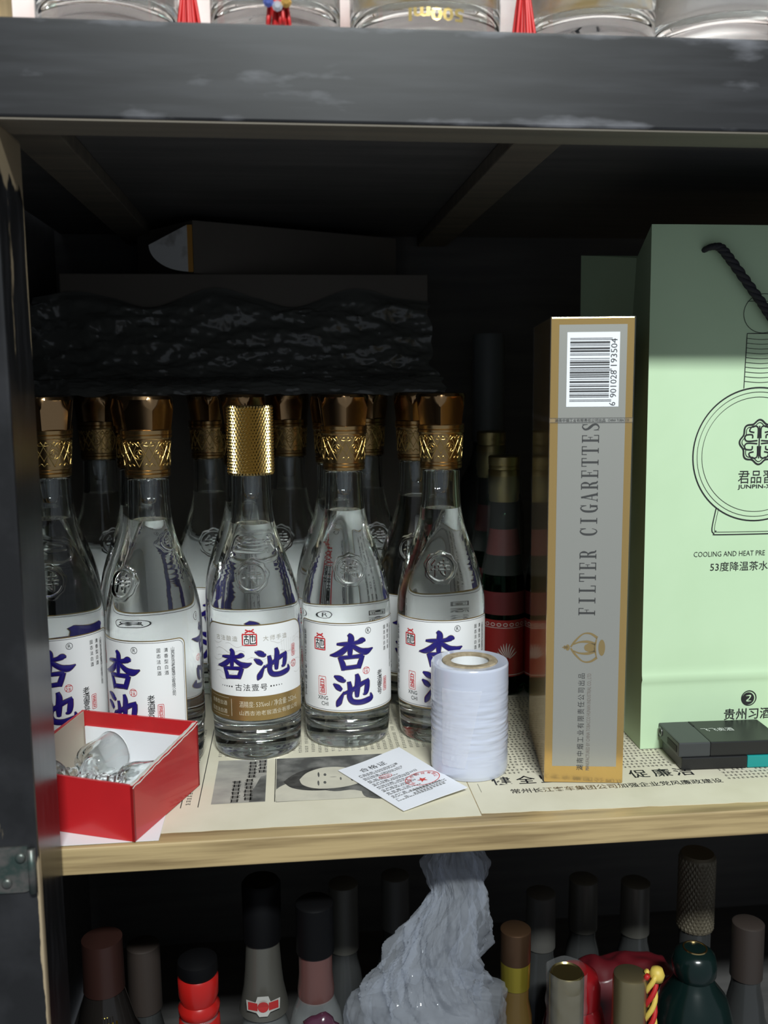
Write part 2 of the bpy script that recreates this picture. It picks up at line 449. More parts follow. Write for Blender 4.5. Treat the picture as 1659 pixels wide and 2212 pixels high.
tag(n1, 'yellowed newspaper sheet with a portrait photo lining the shelf under the clear bottles', 'newspaper', 'newspaper shelf liners')
n2 = sheet('newspaper', -4.65, 25.5, -3.6, 38, 0.022, 0.10, NEWS, 5.0, slope=-0.03).build('newspaper', NEWS)
tag(n2, 'newspaper sheet with large bold headline lining the shelf under the tall carton', 'newspaper', 'newspaper shelf liners')
NEWS_INK = mat('faded newspaper ink', (0.10, 0.095, 0.085), 0.7)
m = MB()
pseudo_text(m, -20.2, -6.0, 6.4, 24, 0.24, 0.44, True, 3)
pseudo_text(m, -21.6, -21.0, -0.6, 12, 0.3, 0.7, True, 4)
pseudo_text(m, -30, -22.4, -1, 12, 0.24, 0.44, True, 8)
m.build('body_text', NEWS_INK, n1)['kind'] = 'stuff'
m = MB()
for x in (-20.85, -21.85): flat(m, rect2d(x, x+0.05, -0.9, 14), on_paper)
flat(m, rect2d(-16.42, -16.37, -0.7, 5.75), on_paper)
m.build('column_rule', INK, n1)
G1 = mat('halftone mid grey', (0.30, 0.29, 0.26), 0.75, vary=((0.5, 0.9, 1), (0.42, 0.40, 0.35), 0.35, 0.7, 5))
G2 = mat('halftone dark grey', (0.07, 0.07, 0.066), 0.75, vary=((0.8, 0.8, 1), (0.22, 0.215, 0.20), 0.42, 0.75, 5))
G3 = mat('halftone hair black', (0.022, 0.021, 0.02), 0.75, vary=((1.5, 1.5, 1), (0.09, 0.088, 0.08), 0.4, 0.8, 5))
G4 = mat('halftone pale', (0.60, 0.565, 0.46), 0.75, vary=((0.7, 0.7, 1), (0.50, 0.47, 0.39), 0.4, 0.8, 4))
p = flat(MB(), rect2d(-20.1, -16.95, -0.6, 5.8), on_paper).build('landscape_picture', G1, n1)
m = MB()
flat(m, ([(-17.9, -0.55), (-16.96, -0.55), (-16.96, 3.2), (-17.3, 3.0), (-17.6, 1.6), (-17.85, 0.8)], [tuple(range(6))]), lambda x, y, h: (x, y, PZ+0.006))
m.build('dark_hill', G2, p)
m = MB()
for cx, y0, y1 in ((-18.75, -0.5, 2.6), (-18.0, -0.3, 2.4), (-17.85, 2.9, 5.2), (-17.25, 3.6, 5.6)):
    y = y0
    while y < y1:
        for k in range(4): flat(m, rect2d(cx-0.28+random.random()*0.1, cx+0.2+random.random()*0.1, y+k*0.11, y+k*0.11+0.06), lambda x, y, h: (x, y, PZ+0.006))
        for k in range(2):
            q = cx-0.22+0.3*k+random.random()*0.08; flat(m, rect2d(q, q+0.07, y, y+0.42), lambda x, y, h: (x, y, PZ+0.006))
        y += 0.52
m.build('picture_caption', INK, p)['kind'] = 'stuff'
p = flat(MB(), rect2d(-16.33, -9.4, -0.75, 5.7), on_paper).build('portrait_picture', G2, n1)
up = lambda k: (lambda x, y, h: (x, y, PZ+0.006*k))
def blob(pts, k, material, name, n=6):
    P = spline(pts+[pts[0]], n)[:-1]; flat(MB(), (P, [tuple(range(len(P)))]), up(k)).build(name, material, p)
blob([(-16.3, -0.72), (-16.3, 1.0), (-15.2, 1.9), (-14.0, 0.9), (-12.8, 0.3), (-11.6, 0.35), (-10.8, -0.72)], 1, G4, 'light_background', 4)
blob([(-15.9, 2.0), (-15.2, 3.1), (-14.1, 3.9), (-13.3, 3.8), (-13.7, 2.6), (-13.9, 1.2), (-13.2, 0.55), (-14.4, 0.6), (-15.4, 1.1)], 2, G3, 'hair')
blob([(-14.9, 2.2), (-14.4, 3.2), (-13.4, 3.85), (-12.2, 3.8), (-11.0, 3.0), (-10.6, 2.1), (-11.4, 1.2), (-12.6, 0.75), (-13.9, 0.8), (-14.7, 1.4)], 3, G4, 'face')
blob([(-11.2, 0.9), (-10.6, 2.2), (-9.45, 2.9), (-9.45, -0.7), (-11.0, -0.7)], 2, G2, 'jacket')
m = MB()
for cx, cy, rx, ry in ((-13.35, 1.6, .09, .20), (-13.3, 2.75, .09, .20), (-12.35, 2.05, .06, .22), (-11.65, 2.1, .10, .46), (-13.75, 1.55, .06, .38), (-13.7, 2.8, .06, .38), (-12.8, 2.35, .22, .03)):
    flat(m, disc2d(cx, cy, rx, 14, ry), up(4))
m.build('facial_features', G2, p)
# headline sheet
m = MB()
for ch, px, in (('健', -2.55), ('全', -1.0), ('监', 0.45), ('促', 6.2), ('廉', 7.7), ('洁', 9.1)):
    piece('headline_character', INK, n2, on_paper, (text2d(ch, h=1.15, w=1.2, bold=0.010), px, 0.55))
m = MB()
flat(m, text2d('常州长江客车集团公司加强企业党风廉政建设', w=13.2, h=0.62, bold=0.006), on_paper, 4.3, -1.0)
m.build('sub_headline', INK, n2)
m = MB()
pseudo_text(m, -2.9, 9.0, 1.5, 16, 0.24, 0.42, False, 5)
pseudo_text(m, 11.2, 15.0, -0.9, 16, 0.24, 0.42, False, 6)
m.build('body_text', NEWS_INK, n2)['kind'] = 'stuff'
m = MB(); flat(m, rect2d(-4.1, -4.06, -0.9, 0.3), on_paper)
m.build('fold_crease', mat('paper crease', (0.30, 0.28, 0.22), 0.8), n2)
TOP = 0.06                     # things stand on the paper

# ================================================================= CLEAR LIQUOR BOTTLES
R0 = 3.04
OUT = [(0.0, 0.25), (1.2, 0.22), (2.2, 0.06), (2.45, 0.0), (2.7, 0.06), (2.84, 0.25), (2.89, 0.6), (2.92, 1.2), (2.96, 2.1), (3.0, 2.45), (3.03, 2.6), (R0, 2.8),
       (R0, 5.0), (R0, 7.5), (R0, 8.8), (3.035, 9.2), (2.99, 9.8), (2.9, 10.5), (2.78, 11.1), (2.60, 11.8), (2.38, 12.5), (2.17, 13.1), (1.95, 13.7), (1.74, 14.3), (1.57, 14.9), (1.44, 15.5),
       (1.36, 16.1), (1.31, 16.8), (1.28, 17.6), (1.27, 18.3), (1.25, 18.46), (1.15, 18.55), (1.05, 18.6), (1.05, 19.6), (0.86, 19.6)]
INN = [(0.0, 1.75), (0.9, 1.62), (1.7, 1.38), (2.2, 1.32), (2.48, 1.5), (2.62, 2.0), (2.68, 2.8), (2.70, 5.0), (2.70, 8.6), (2.66, 9.3), (2.58, 10.1), (2.44, 11.0), (2.28, 11.7), (2.04, 12.5),
       (1.82, 13.1), (1.60, 13.7), (1.39, 14.3), (1.23, 14.9), (1.11, 15.5), (1.03, 16.1), (0.98, 16.8), (0.95, 17.6), (0.93, 18.4), (0.86, 19.6)]
def interp(tab, z):
    for (r0, z0), (r1, z1) in zip(tab, tab[1:]):
        if z0 <= z <= z1 and z1 > z0: return r0+(r1-r0)*(z-z0)/(z1-z0)
    return tab[-1][0]
SEAL = [[(-.55,.62),(-.78,.32)], [(-.78,.30),(-.18,.34)], [(-.46,.78),(-.46,-.78)], [(-.82,-.18),(-.18,.0)],
        [(-.02,.52),(.74,.52)], [(.35,.82),(.35,.18)], [(-.12,.17),(.86,.17)], [(-.08,-.18),(.84,-.18)], [(.52,.05),(.52,-.76),(.30,-.64)], [(.08,-.38),(.24,-.58)]]
def seg_dist(px, py, a, b):
    ax, ay = a; bx, by = b; dx, dy = bx-ax, by-ay
    t = max(0, min(1, ((px-ax)*dx+(py-ay)*dy)/(dx*dx+dy*dy))); return math.hypot(px-ax-t*dx, py-ay-t*dy)
def sstep(a, b, x):
    t = max(0, min(1, (x-a)/(b-a))); return t*t*(3-2*t)
MZ, MR = 12.15, 1.13
def emboss(th, z, r):
    """raised wax-seal medallion moulded into the shoulder"""
    u = th*r; v = (z-MZ)*1.04; d = math.hypot(u, v)
    if d > MR*1.15: return 0
    a = math.atan2(v, u); edge = MR*(1+0.035*math.sin(9*a)+0.02*math.sin(5*a+1))
    hgt = 0.13*(1-sstep(edge-0.10, edge, d))
    rim = math.exp(-((d-0.86)/0.05)**2)*0.07-0.06*(1-sstep(0.78, 0.86, d))
    g = min(seg_dist(u/0.66, v/0.66, p, q) for st in SEAL for p, q in zip(st, st[1:]))*0.66
    ch = 0.10*(1-sstep(0.03, 0.085, g))
    return hgt+(rim if d < edge-0.05 else 0)+ch
GLASS = glass('clear flint glass', (0.990, 1.0, 0.996), 1.50)
LIQ = glass('clear spirit', (0.995, 1.0, 1.0), 1.36)
LIQ_WALL = glass('spirit against glass', (1, 1, 1), 1.36/1.50)
def bottle_glass(level):
    m = MB()
    ths = [-PI+2*PI*k/96 for k in range(97)]
    dense = [(-0.52+1.04*k/84) for k in range(85)]
    ths = [t for t in ths if abs(t) > 0.53]+dense
    ths = sorted(ths)[:-1]
    prof = []
    P = spline(OUT, 2)
    zz0, zz1 = MZ-1.25, MZ+1.25
    for r, z in P:
        if z < zz0 or z > zz1: prof.append((r, z))
    i = next(k for k, q in enumerate(prof) if q[1] > zz1)
    tab = P
    prof[i:i] = [(interp(tab, zz0+(zz1-zz0)*k/84), zz0+(zz1-zz0)*k/84) for k in range(85)]
    rings = []
    for r, z in prof:
        if r < 1e-6: rings.append([len(m.v)]); m.v.append((0, 0, z)); continue
        ring = []
        for t in ths:
            rr = r
            if zz0 <= z <= zz1 and abs(t) < 0.52: rr += emboss(t, z, r)
            ring.append(len(m.v)); m.v.append((rr*math.sin(t), -rr*math.cos(t), z))
        rings.append(ring)
    n = len(ths)
    def skin(A, B):
        for k in range(n):
            j = (k+1) % n
            if len(A) == 1: m.f.append((A[0], B[j], B[k]))
            else: m.f.append((A[k], A[j], B[j], B[k]))
    for A, B in zip(rings, rings[1:]): skin(A, B)
    # inner neck wall above the liquid (ends on the liquid surface)
    inner = [(r, z) for r, z in reversed(INN) if z > level]+[(interp(INN, level), level)]
    prev = rings[-1]
    for r, z in inner[1:]:
        ring = []
        for t in ths: ring.append(len(m.v)); m.v.append((r*math.sin(t), -r*math.cos(t), z))
        skin(prev, ring); prev = ring
    return m
def bottle_liquid(level):
    prof = [(r, z) for r, z in INN if z < level]+[(interp(INN, level), level)]
    side = MB().lathe(spline(prof, 2), 72)
    side.f = side.f; nside = len(side.f)
    rl = interp(INN, level)
    top = MB().lathe([(rl, level), (rl-0.08, level-0.035), (rl-0.25, level-0.05), (0, level-0.05)], 72)
    nt = len(top.f); side.add(top.v, top.f)
    return side, nside
GOLD = mat('antique gold cap', (0.47, 0.31, 0.14), 0.24, metal=1.0)
GOLD_RELIEF = mat('bright gold relief', (0.60, 0.44, 0.17), 0.28, metal=1.0)
CROWN = mat('brown gold crown', (0.40, 0.25, 0.125), 0.17, metal=1.0)
PLUG = glass('clear plastic pourer', (0.97, 0.98, 0.98), 1.46)
PAPER_W = mat('white label paper', (0.80, 0.80, 0.80), 0.5, spec=0.35)

def crown_cap(parent):
    cap = MB().lathe([(0, 18.58), (1.34, 18.58), (1.41, 18.64), (1.41, 18.80), (1.36, 18.84), (1.42, 18.90), (1.42, 19.04), (1.37, 19.08), (1.40, 19.2),
                      (1.49, 20.9), (1.52, 21.0), (1.58, 21.06), (1.58, 21.2), (1.53, 21.24), (1.58, 21.3), (1.585, 21.52), (1.50, 21.58), (1.0, 21.6), (0, 21.6)], 64).build('cap_collar', GOLD, parent, angle=35)
    # embossed lattice: crossing bars, circles and four-point stars, leaf sprigs
    m = MB(); n = 7
    def put(path, rad=0.032, closed=False):
        pts = []
        for s, z in subdiv_path(path, 0.12, closed):
            r = 1.40+(z-19.2)*0.053+0.005; t = s/1.45; pts.append((r*math.sin(t), -r*math.cos(t), z))
        m.tube(pts, rad, 5, closed)
    P = 2*PI*1.45/n
    for k in range(n):
        c = k*P
        put([(c-P/2, 19.28), (c+P*0.12, 20.85)]); put([(c+P/2, 19.28), (c-P*0.12, 20.85)])
        put([(c-P/2, 20.85), (c+P*0.02, 19.6)], 0.025); put([(c+P/2, 20.85), (c-P*0.02, 19.6)], 0.025)
        put(circle2d(c+P/2, 20.05, 0.30, 20), 0.03, True)
        put([(c+P/2, 20.33), (c+P/2+0.07, 20.12), (c+P/2+0.28, 20.05), (c+P/2+0.07, 19.98), (c+P/2, 19.77), (c+P/2-0.07, 19.98), (c+P/2-0.28, 20.05), (c+P/2-0.07, 20.12)], 0.028, True)
        for sg in (-1, 1):
            put(spline([(c, 20.62), (c+sg*0.15, 20.78), (c+sg*0.34, 20.66), (c+sg*0.16, 20.58), (c, 20.62)], 4), 0.03)
            put(spline([(c, 19.30), (c+sg*0.17, 19.48), (c+sg*0.36, 19.34)], 4), 0.034)
            put(spline([(c+P/2, 20.55), (c+P/2+sg*0.16, 20.72), (c+P/2+sg*0.3, 20.80)], 4), 0.028)
    m.build('relief_pattern', GOLD_RELIEF, cap, smooth=True)
    # six-sided crown with scalloped top edge and dark sloping top
    m = MB(); seg = 96; NF = 6
    def rad(a, z):
        q = (a % (2*PI/NF))-PI/NF
        flatf = math.cos(PI/NF)/math.cos(q); k = 0.75
        return (1.50+(z-21.5)*0.135)*(1-k+k*flatf*1.07)
    def top(a):
        q = abs((a % (2*PI/NF))-PI/NF)/(PI/NF)
        return 23.30-0.42*q**1.7
    rings = []
    for lvl in range(9):
        ring = []
        for k in range(seg):
            a = 2*PI*k/seg+0.26; zt = top(a); z = 21.55+(zt-21.55)*lvl/8; r = rad(a, z)
            ring.append(len(m.v)); m.v.append((r*math.sin(a), -r*math.cos(a), z))
        rings.append(ring)
    nbody = 8*seg
    for z, rs in ((23.42, 0.985), (23.62, 0.93), (23.68, 0.6)):
        ring = []
        for k in range(seg):
            a = 2*PI*k/seg+0.26; r = 1.74*rs*(1 if rs < 0.9 else 1)
            ring.append(len(m.v)); m.v.append((r*math.sin(a), -r*math.cos(a), z))
        rings.append(ring)
    for A, B in zip(rings, rings[1:]):
        for k in range(seg):
            j = (k+1) % seg; m.f.append((A[k], A[j], B[j], B[k]))
    m.f.append(tuple(rings[-1])); m.f.append(tuple(reversed(rings[0])))
    m.build('cap_crown', CROWN, parent, angle=28)

def knurled_cap(parent):
    rows, cols = 22, 46; z0, z1, r = 18.5, 22.95, 1.50
    m = MB().lathe([(0, z0), (r-0.08, z0), (r-0.05, z0+0.03), (r-0.05, z1-0.03), (r-0.12, z1), (0, z1)], 64)
    dz = (z1-z0-0.1)/rows
    for i in range(rows):
        for k in range(cols):
            a = 2*PI*(k+0.5*(i % 2))/cols; da = PI/cols; zc = z0+0.05+dz*(i+0.5)
            q = lambda an, z, rr: (rr*math.sin(an), -rr*math.cos(an), z)
            m.add([q(a-da, zc, r-0.05), q(a, zc-dz*0.95, r-0.05), q(a+da, zc, r-0.05), q(a, zc+dz*0.95, r-0.05), q(a, zc+dz*0.15, r+0.045)], [(0, 1, 4), (1, 2, 4), (2, 3, 4), (3, 0, 4)])
    m.build('knurled_cap', mat('polished gold knurl', (0.50, 0.36, 0.14), 0.2, metal=1.0), parent)

def wrap(R): return lambda s, z, h: ((R+h)*math.sin(s/R), -(R+h)*math.cos(s/R), z)
LAB = wrap(R0+0.02); PRT = wrap(R0+0.035); PRT2 = wrap(R0+0.05)
def label_sheet(path):
    """label cut to an outline, as narrow vertical strips so that it follows the glass"""
    xs0 = min(p[0] for p in path); xs1 = max(p[0] for p in path); n = 48; m = MB()
    def span(x):
        ys = []
        L = len(path)
        for i in range(L):
            a, b = path[i], path[(i+1) % L]
            if (a[0]-x)*(b[0]-x) <= 0 and a[0] != b[0]:
                ys.append(a[1]+(b[1]-a[1])*(x-a[0])/(b[0]-a[0]))
        return min(ys), max(ys)
    V = []
    for i in range(n+1):
        t = i/n; x = xs0+(xs1-xs0)*(0.5-0.5*math.cos(PI*t)); x = min(max(x, xs0+1e-3), xs1-1e-3)
        lo, hi = span(x); V += [LAB(x, lo, 0), LAB(x, hi, 0)]
    m.add(V, [(2*i, 2*i+2, 2*i+3, 2*i+1) for i in range(n)])
    return m
def logo(parent, cx, cz, w, h):
    red, blk = MB(), MB()
    def P(x, y): return (cx+x*w/2, cz+y*h/2)
    q = lambda pts, wd: outline([P(*p) for p in pts], wd, False)
    for pts in ([(-.95,.35),(-.95,-.98),(.95,-.98),(.95,.35)], [(-1,.38),(.98,.38)], [(-.55,.95),(.1,.7),(.6,1.0)], [(-.6,.55),(.05,.85),(.7,.55)]):
        flat(red, q(subdiv_path(pts, .3, False), 0.085), PRT)
    for pts in ([(-.72,.1),(-.1,.1)], [(-.42,.3),(-.42,-.3)], [(-.72,-.25),(-.12,-.25)], [(-.66,-.25),(-.66,-.8),(-.14,-.8),(-.14,-.25)], [(-.45,-.5),(-.3,-.5)],
                [(.1,.28),(.1,-.8)], [(.05,.1),(.75,.1),(.75,-.4),(.6,-.45)], [(.42,.32),(.42,-.55)], [(.1,-.78),(.8,-.78),(.8,-.6)]):
        flat(blk, q(subdiv_path(pts, .3, False), 0.06), PRT)
    red.build('emblem_frame', RED_INK, parent); blk.build('emblem_characters', INK, parent)
def seal_box(parent, s0, s1, z0, z1, word, r=0.06):
    red = MB(); flat(red, outline(subdiv_path(rrect(s0, s1, z0, z1, r, 3), .2), 0.03), PRT)
    flat(red, text2d(word, w=(s1-s0)*0.72, h=(z1-z0)*0.84, bold=0.01, vertical=True), PRT, (s0+s1)/2, (z0+z1)/2)
    red.build('red_seal', RED_INK, parent)
def round_seal(parent, s, z, r):
    piece('red_seal', RED_INK, parent, PRT, (outline(circle2d(s, z, r, 20), 0.03), 0, 0), (text2d('酒', w=r*1.5, h=r*1.5, bold=0.02), s, z))

def white_label(parent):
    path = rrect(-4.2, 4.4, 2.62, 8.72, 0.45)
    lab = label_sheet(path).build('label', PAPER_W, parent, smooth=True)
    m = MB(); flat(m, outline(subdiv_path(rrect(-4.18, 4.38, 2.64, 8.70, 0.44), .2), 0.06), PRT); m.build('label_border', GOLD_INK, lab)
    m = MB(); flat(m, outline(subdiv_path(rrect(-4.07, 4.27, 2.76, 8.58, 0.40), .2), 0.022), PRT); m.build('label_keyline', INK, lab)
    for nm, st, a in (('blue_character', XING, (1262, 280, 0.0086, 0.0081, 0, 6.75)), ('blue_character', CHI, (1267, 608, 0.0087, 0.0080, 0.05, 4.15))):
        g = MB(); m = MB()
        for vf in brush(st, *a): flat(m, vf, PRT2, ridge=0.05)
        o = m.build(nm, BLUE_INK, lab, smooth=True)
        for s_ in st:
            flat(g, ribbon2d([((x-a[0])*a[2]+a[4], -(y-a[1])*a[3]+a[5], w_*(a[2]+a[3])/2+0.055) for x, y, w_ in s_], 5), PRT)
        g.build('gold_edge', GOLD_INK, o)
    logo(lab, -2.24, 7.40, 0.86, 1.12)
    seal_box(lab, -2.36, -1.80, 3.78, 5.02, '白酒'); seal_box(lab, 2.50, 2.86, 3.70, 4.64, '蓝钻'); round_seal(lab, 0.99, 5.42, 0.24)
    piece('lettering', INK, lab, PRT, (text2d('XING', w=0.78, h=0.27), -2.05, 3.56))
    piece('lettering', INK, lab, PRT, (text2d('CHI', w=0.52, h=0.27), -1.90, 3.17))
    piece('strength_lettering', INK, lab, PRT, (text2d('酒精度:53%vol 净含量:248mL', w=4.7, h=0.34, rot=-PI/2), -3.78, 5.65))
    piece('name_lettering', INK, lab, PRT, (text2d('老酒壹号', h=1.72, vertical=True, bold=0.006), 2.10, 4.42))
    piece('type_lettering', INK, lab, PRT, (text2d('固态法白酒', h=1.72, w=0.25, vertical=True, spacing=1.4), 2.66, 7.35))
    piece('type_lettering', INK, lab, PRT, (text2d('清香型白酒', h=1.72, w=0.25, vertical=True, spacing=1.4), 3.12, 7.35))
    piece('maker_lettering', INK, lab, PRT, (text2d('山西杏池老窖酒业有限公司', h=3.15, w=0.24, vertical=True), 3.54, 6.65))
    piece('trademark_sign', INK, lab, PRT, (outline(circle2d(1.16, 8.13, 0.20, 28), 0.03), 0, 0), (text2d('R', h=0.23), 1.16, 8.13))
    return lab
def gold_label(parent):
    path = rrect(-3.95, 3.95, 2.80, 9.15, 1.0, 8, rb=0.12)
    lab = label_sheet(path).build('label', PAPER_W, parent, smooth=True)
    m = MB(); flat(m, outline(subdiv_path(rrect(-3.92, 3.92, 2.83, 9.12, 1.0, 8, rb=0.12), .2), 0.07), PRT); m.build('label_border', GOLD_INK, lab)
    band = MB(); n = 40
    band.add([PRT(-3.93+7.86*i/n, z, 0) for i in range(n+1) for z in (2.82, 4.42)], [(2*i, 2*i+2, 2*i+3, 2*i+1) for i in range(n)])
    bo = band.build('gold_band', mat('satin gold foil', (0.48, 0.33, 0.13), 0.38, metal=0.85), lab, smooth=True)
    m = MB(); P3 = wrap(R0+0.05)
    EMB = mat('embossed pale gold', (0.78, 0.70, 0.52), 0.4, metal=0.3)
    for tx, w_, h_, sx, sz in (('清香型白酒', 1.55, .30, -2.7, 3.87), ('固态法白酒', 1.55, .30, -2.7, 3.32), ('酒精度: 53%vol / 净含量: 252mL', 4.2, .42, 1.1, 3.90), ('山西杏池老窖酒业有限公司', 4.2, .32, 1.1, 3.32)):
        piece('band_lettering', EMB, lab, P3, (text2d(tx, w=w_, h=h_), sx, sz))
    flat(m, rect2d(-1.58, -1.55, 3.05, 4.2), P3)
    for z in (3.02, 4.22):
        for k in range(16): flat(m, rect2d(-3.5+k*0.11, -3.44+k*0.11, z, z+0.035), P3)
    m.build('band_rules', EMB, bo)
    for nm, st, a in (('blue_character', XING, (1262, 280, 0.0072, 0.0066, -1.36, 6.52)), ('blue_character', CHI, (1267, 608, 0.0080, 0.0072, 1.25, 6.52))):
        g = MB(); m = MB()
        for vf in brush(st, *a): flat(m, vf, PRT2, ridge=0.05)
        o = m.build(nm, BLUE_INK, lab, smooth=True)
        for s_ in st:
            flat(g, ribbon2d([((x-a[0])*a[2]+a[4], -(y-a[1])*a[3]+a[5], w_*(a[2]+a[3])/2+0.055) for x, y, w_ in s_], 5), PRT)
        g.build('gold_edge', GOLD_INK, o)
    gry = MB(); logo(lab, -0.22, 8.33, 0.95, 1.05)
    seal_box(lab, 2.78, 3.10, 6.72, 7.50, '蓝钻'); round_seal(lab, 2.95, 6.20, 0.24)
    piece('name_lettering', INK, lab, PRT, (text2d('古法壹号', w=2.1, h=0.46, spacing=1.15), -0.2, 5.02))
    for s0, sg in ((-1.5, -1), (1.1, 1)):
        piece('dot_row', INK, lab, PRT, *[(disc2d(s0+sg*0.19*k, 5.03, 0.055-0.006*k, 10), 0, 0) for k in range(5)])
    piece('pale_lettering', GREY_INK, lab, PRT, (text2d('古法酿造', w=1.7, h=0.34, spacing=1.3), -1.85, 8.22))
    piece('pale_lettering', GREY_INK, lab, PRT, (text2d('大师手造', w=1.7, h=0.34, spacing=1.3), 1.5, 8.22))
    # faint engraved village scene
    rnd = random.Random(11)
    for k in range(26):
        s0 = -3.2+rnd.random()*6.2; z0 = 5.4+rnd.random()*2.6
        pts = [(s0+0.25*i, z0+0.12*math.sin(i*1.1+k)+0.05*rnd.random()) for i in range(4+k % 4)]
        flat(gry, outline(spline(pts, 4), 0.016, False), PRT)
    for k in range(7):
        flat(gry, outline([(1.9+0.2*k, 8.0), (2.0+0.16*k, 6.9)], 0.016, False), PRT)
    for z in (8.0, 7.7, 7.3, 6.9): flat(gry, outline([(1.85, z), (3.1, z-0.02)], 0.018, False), PRT)
    gry.build('engraved_scene', mat('pale grey engraving', (0.60, 0.58, 0.56), 0.5), lab)
    return lab

def make_bottle(label, loc, face, level, kind='crown'):
    t = thing('liquor_bottle', label, 'bottle', loc, face, 'clear liquor bottles on the middle shelf')
    bottle_glass(level).build('glass_body', GLASS, t, smooth=True)
    lq, ns = bottle_liquid(level)
    o = lq.build('liquid', LIQ_WALL, t, smooth=True); o.data.materials.append(LIQ)
    for i in range(ns, len(o.data.polygons)): o.data.polygons[i].material_index = 1
    MB().lathe([(0, 16.95), (0.35, 16.9), (0.45, 16.98), (0.5, 17.3), (0.62, 18.6), (0.7, 19.4), (0, 19.4)], 32).build('pourer', PLUG, t, smooth=True)
    if kind == 'crown': crown_cap(t); white_label(t)
    else: knurled_cap(t); gold_label(t)
    return t
B4 = make_bottle('clear white-labelled liquor bottle directly right of the knurled gold capped bottle', (-11.43, 9.55, TOP), math.radians(3), 15.9)
make_bottle('clear liquor bottle with knurled gold cap and gold banded label', (-17.6, 8.3, TOP), math.radians(-1), 15.3, 'knurl')
def again(label, loc, face):
    c = copy_tree(B4); c.location = Vector(loc)*S; c.rotation_euler = (0, 0, math.radians(face)); c['label'] = label; return c
again('clear liquor bottle in front row half hidden by the black post', (-30.4, 8.2, TOP), 4)
again('clear liquor bottle turned left behind the red box so its label corner shows', (-24.0, 6.85, TOP), -38)
again('clear liquor bottle right behind the roll of stretch film', (-4.84, 9.4, TOP), -10)
again('clear bottle of the second row hidden just behind the one by the black post', (-31.9, 15.0, TOP), 20)
again('clear bottle of the second row hidden right behind the turned bottle', (-25.75, 14.3, TOP), -6)
again('clear bottle of the second row hidden right behind the knurled gold cap bottle', (-18.4, 15.0, TOP), 12)
again('clear bottle of the second row peeking left of the middle gold crown cap', (-11.75, 15.75, TOP), -25)
again('shadowed clear bottle in back row, leftmost of them, behind the front pair by the post', (-30.1, 23.0, TOP), 30)
again('shadowed clear bottle in back row seen between turned bottle and knurled cap bottle', (-21.35, 22.0, TOP), 6)
again('shadowed clear bottle in back row just right of the knurled gold cap', (-15.1, 23.0, TOP), -20)
again('shadowed clear bottle in back row peeking out right of the middle gold crown cap', (-8.75, 23.0, TOP), 14)
again('shadowed clear bottle close behind the left shoulder of the bottle by the film roll', (-5.5, 16.9, TOP), -16)

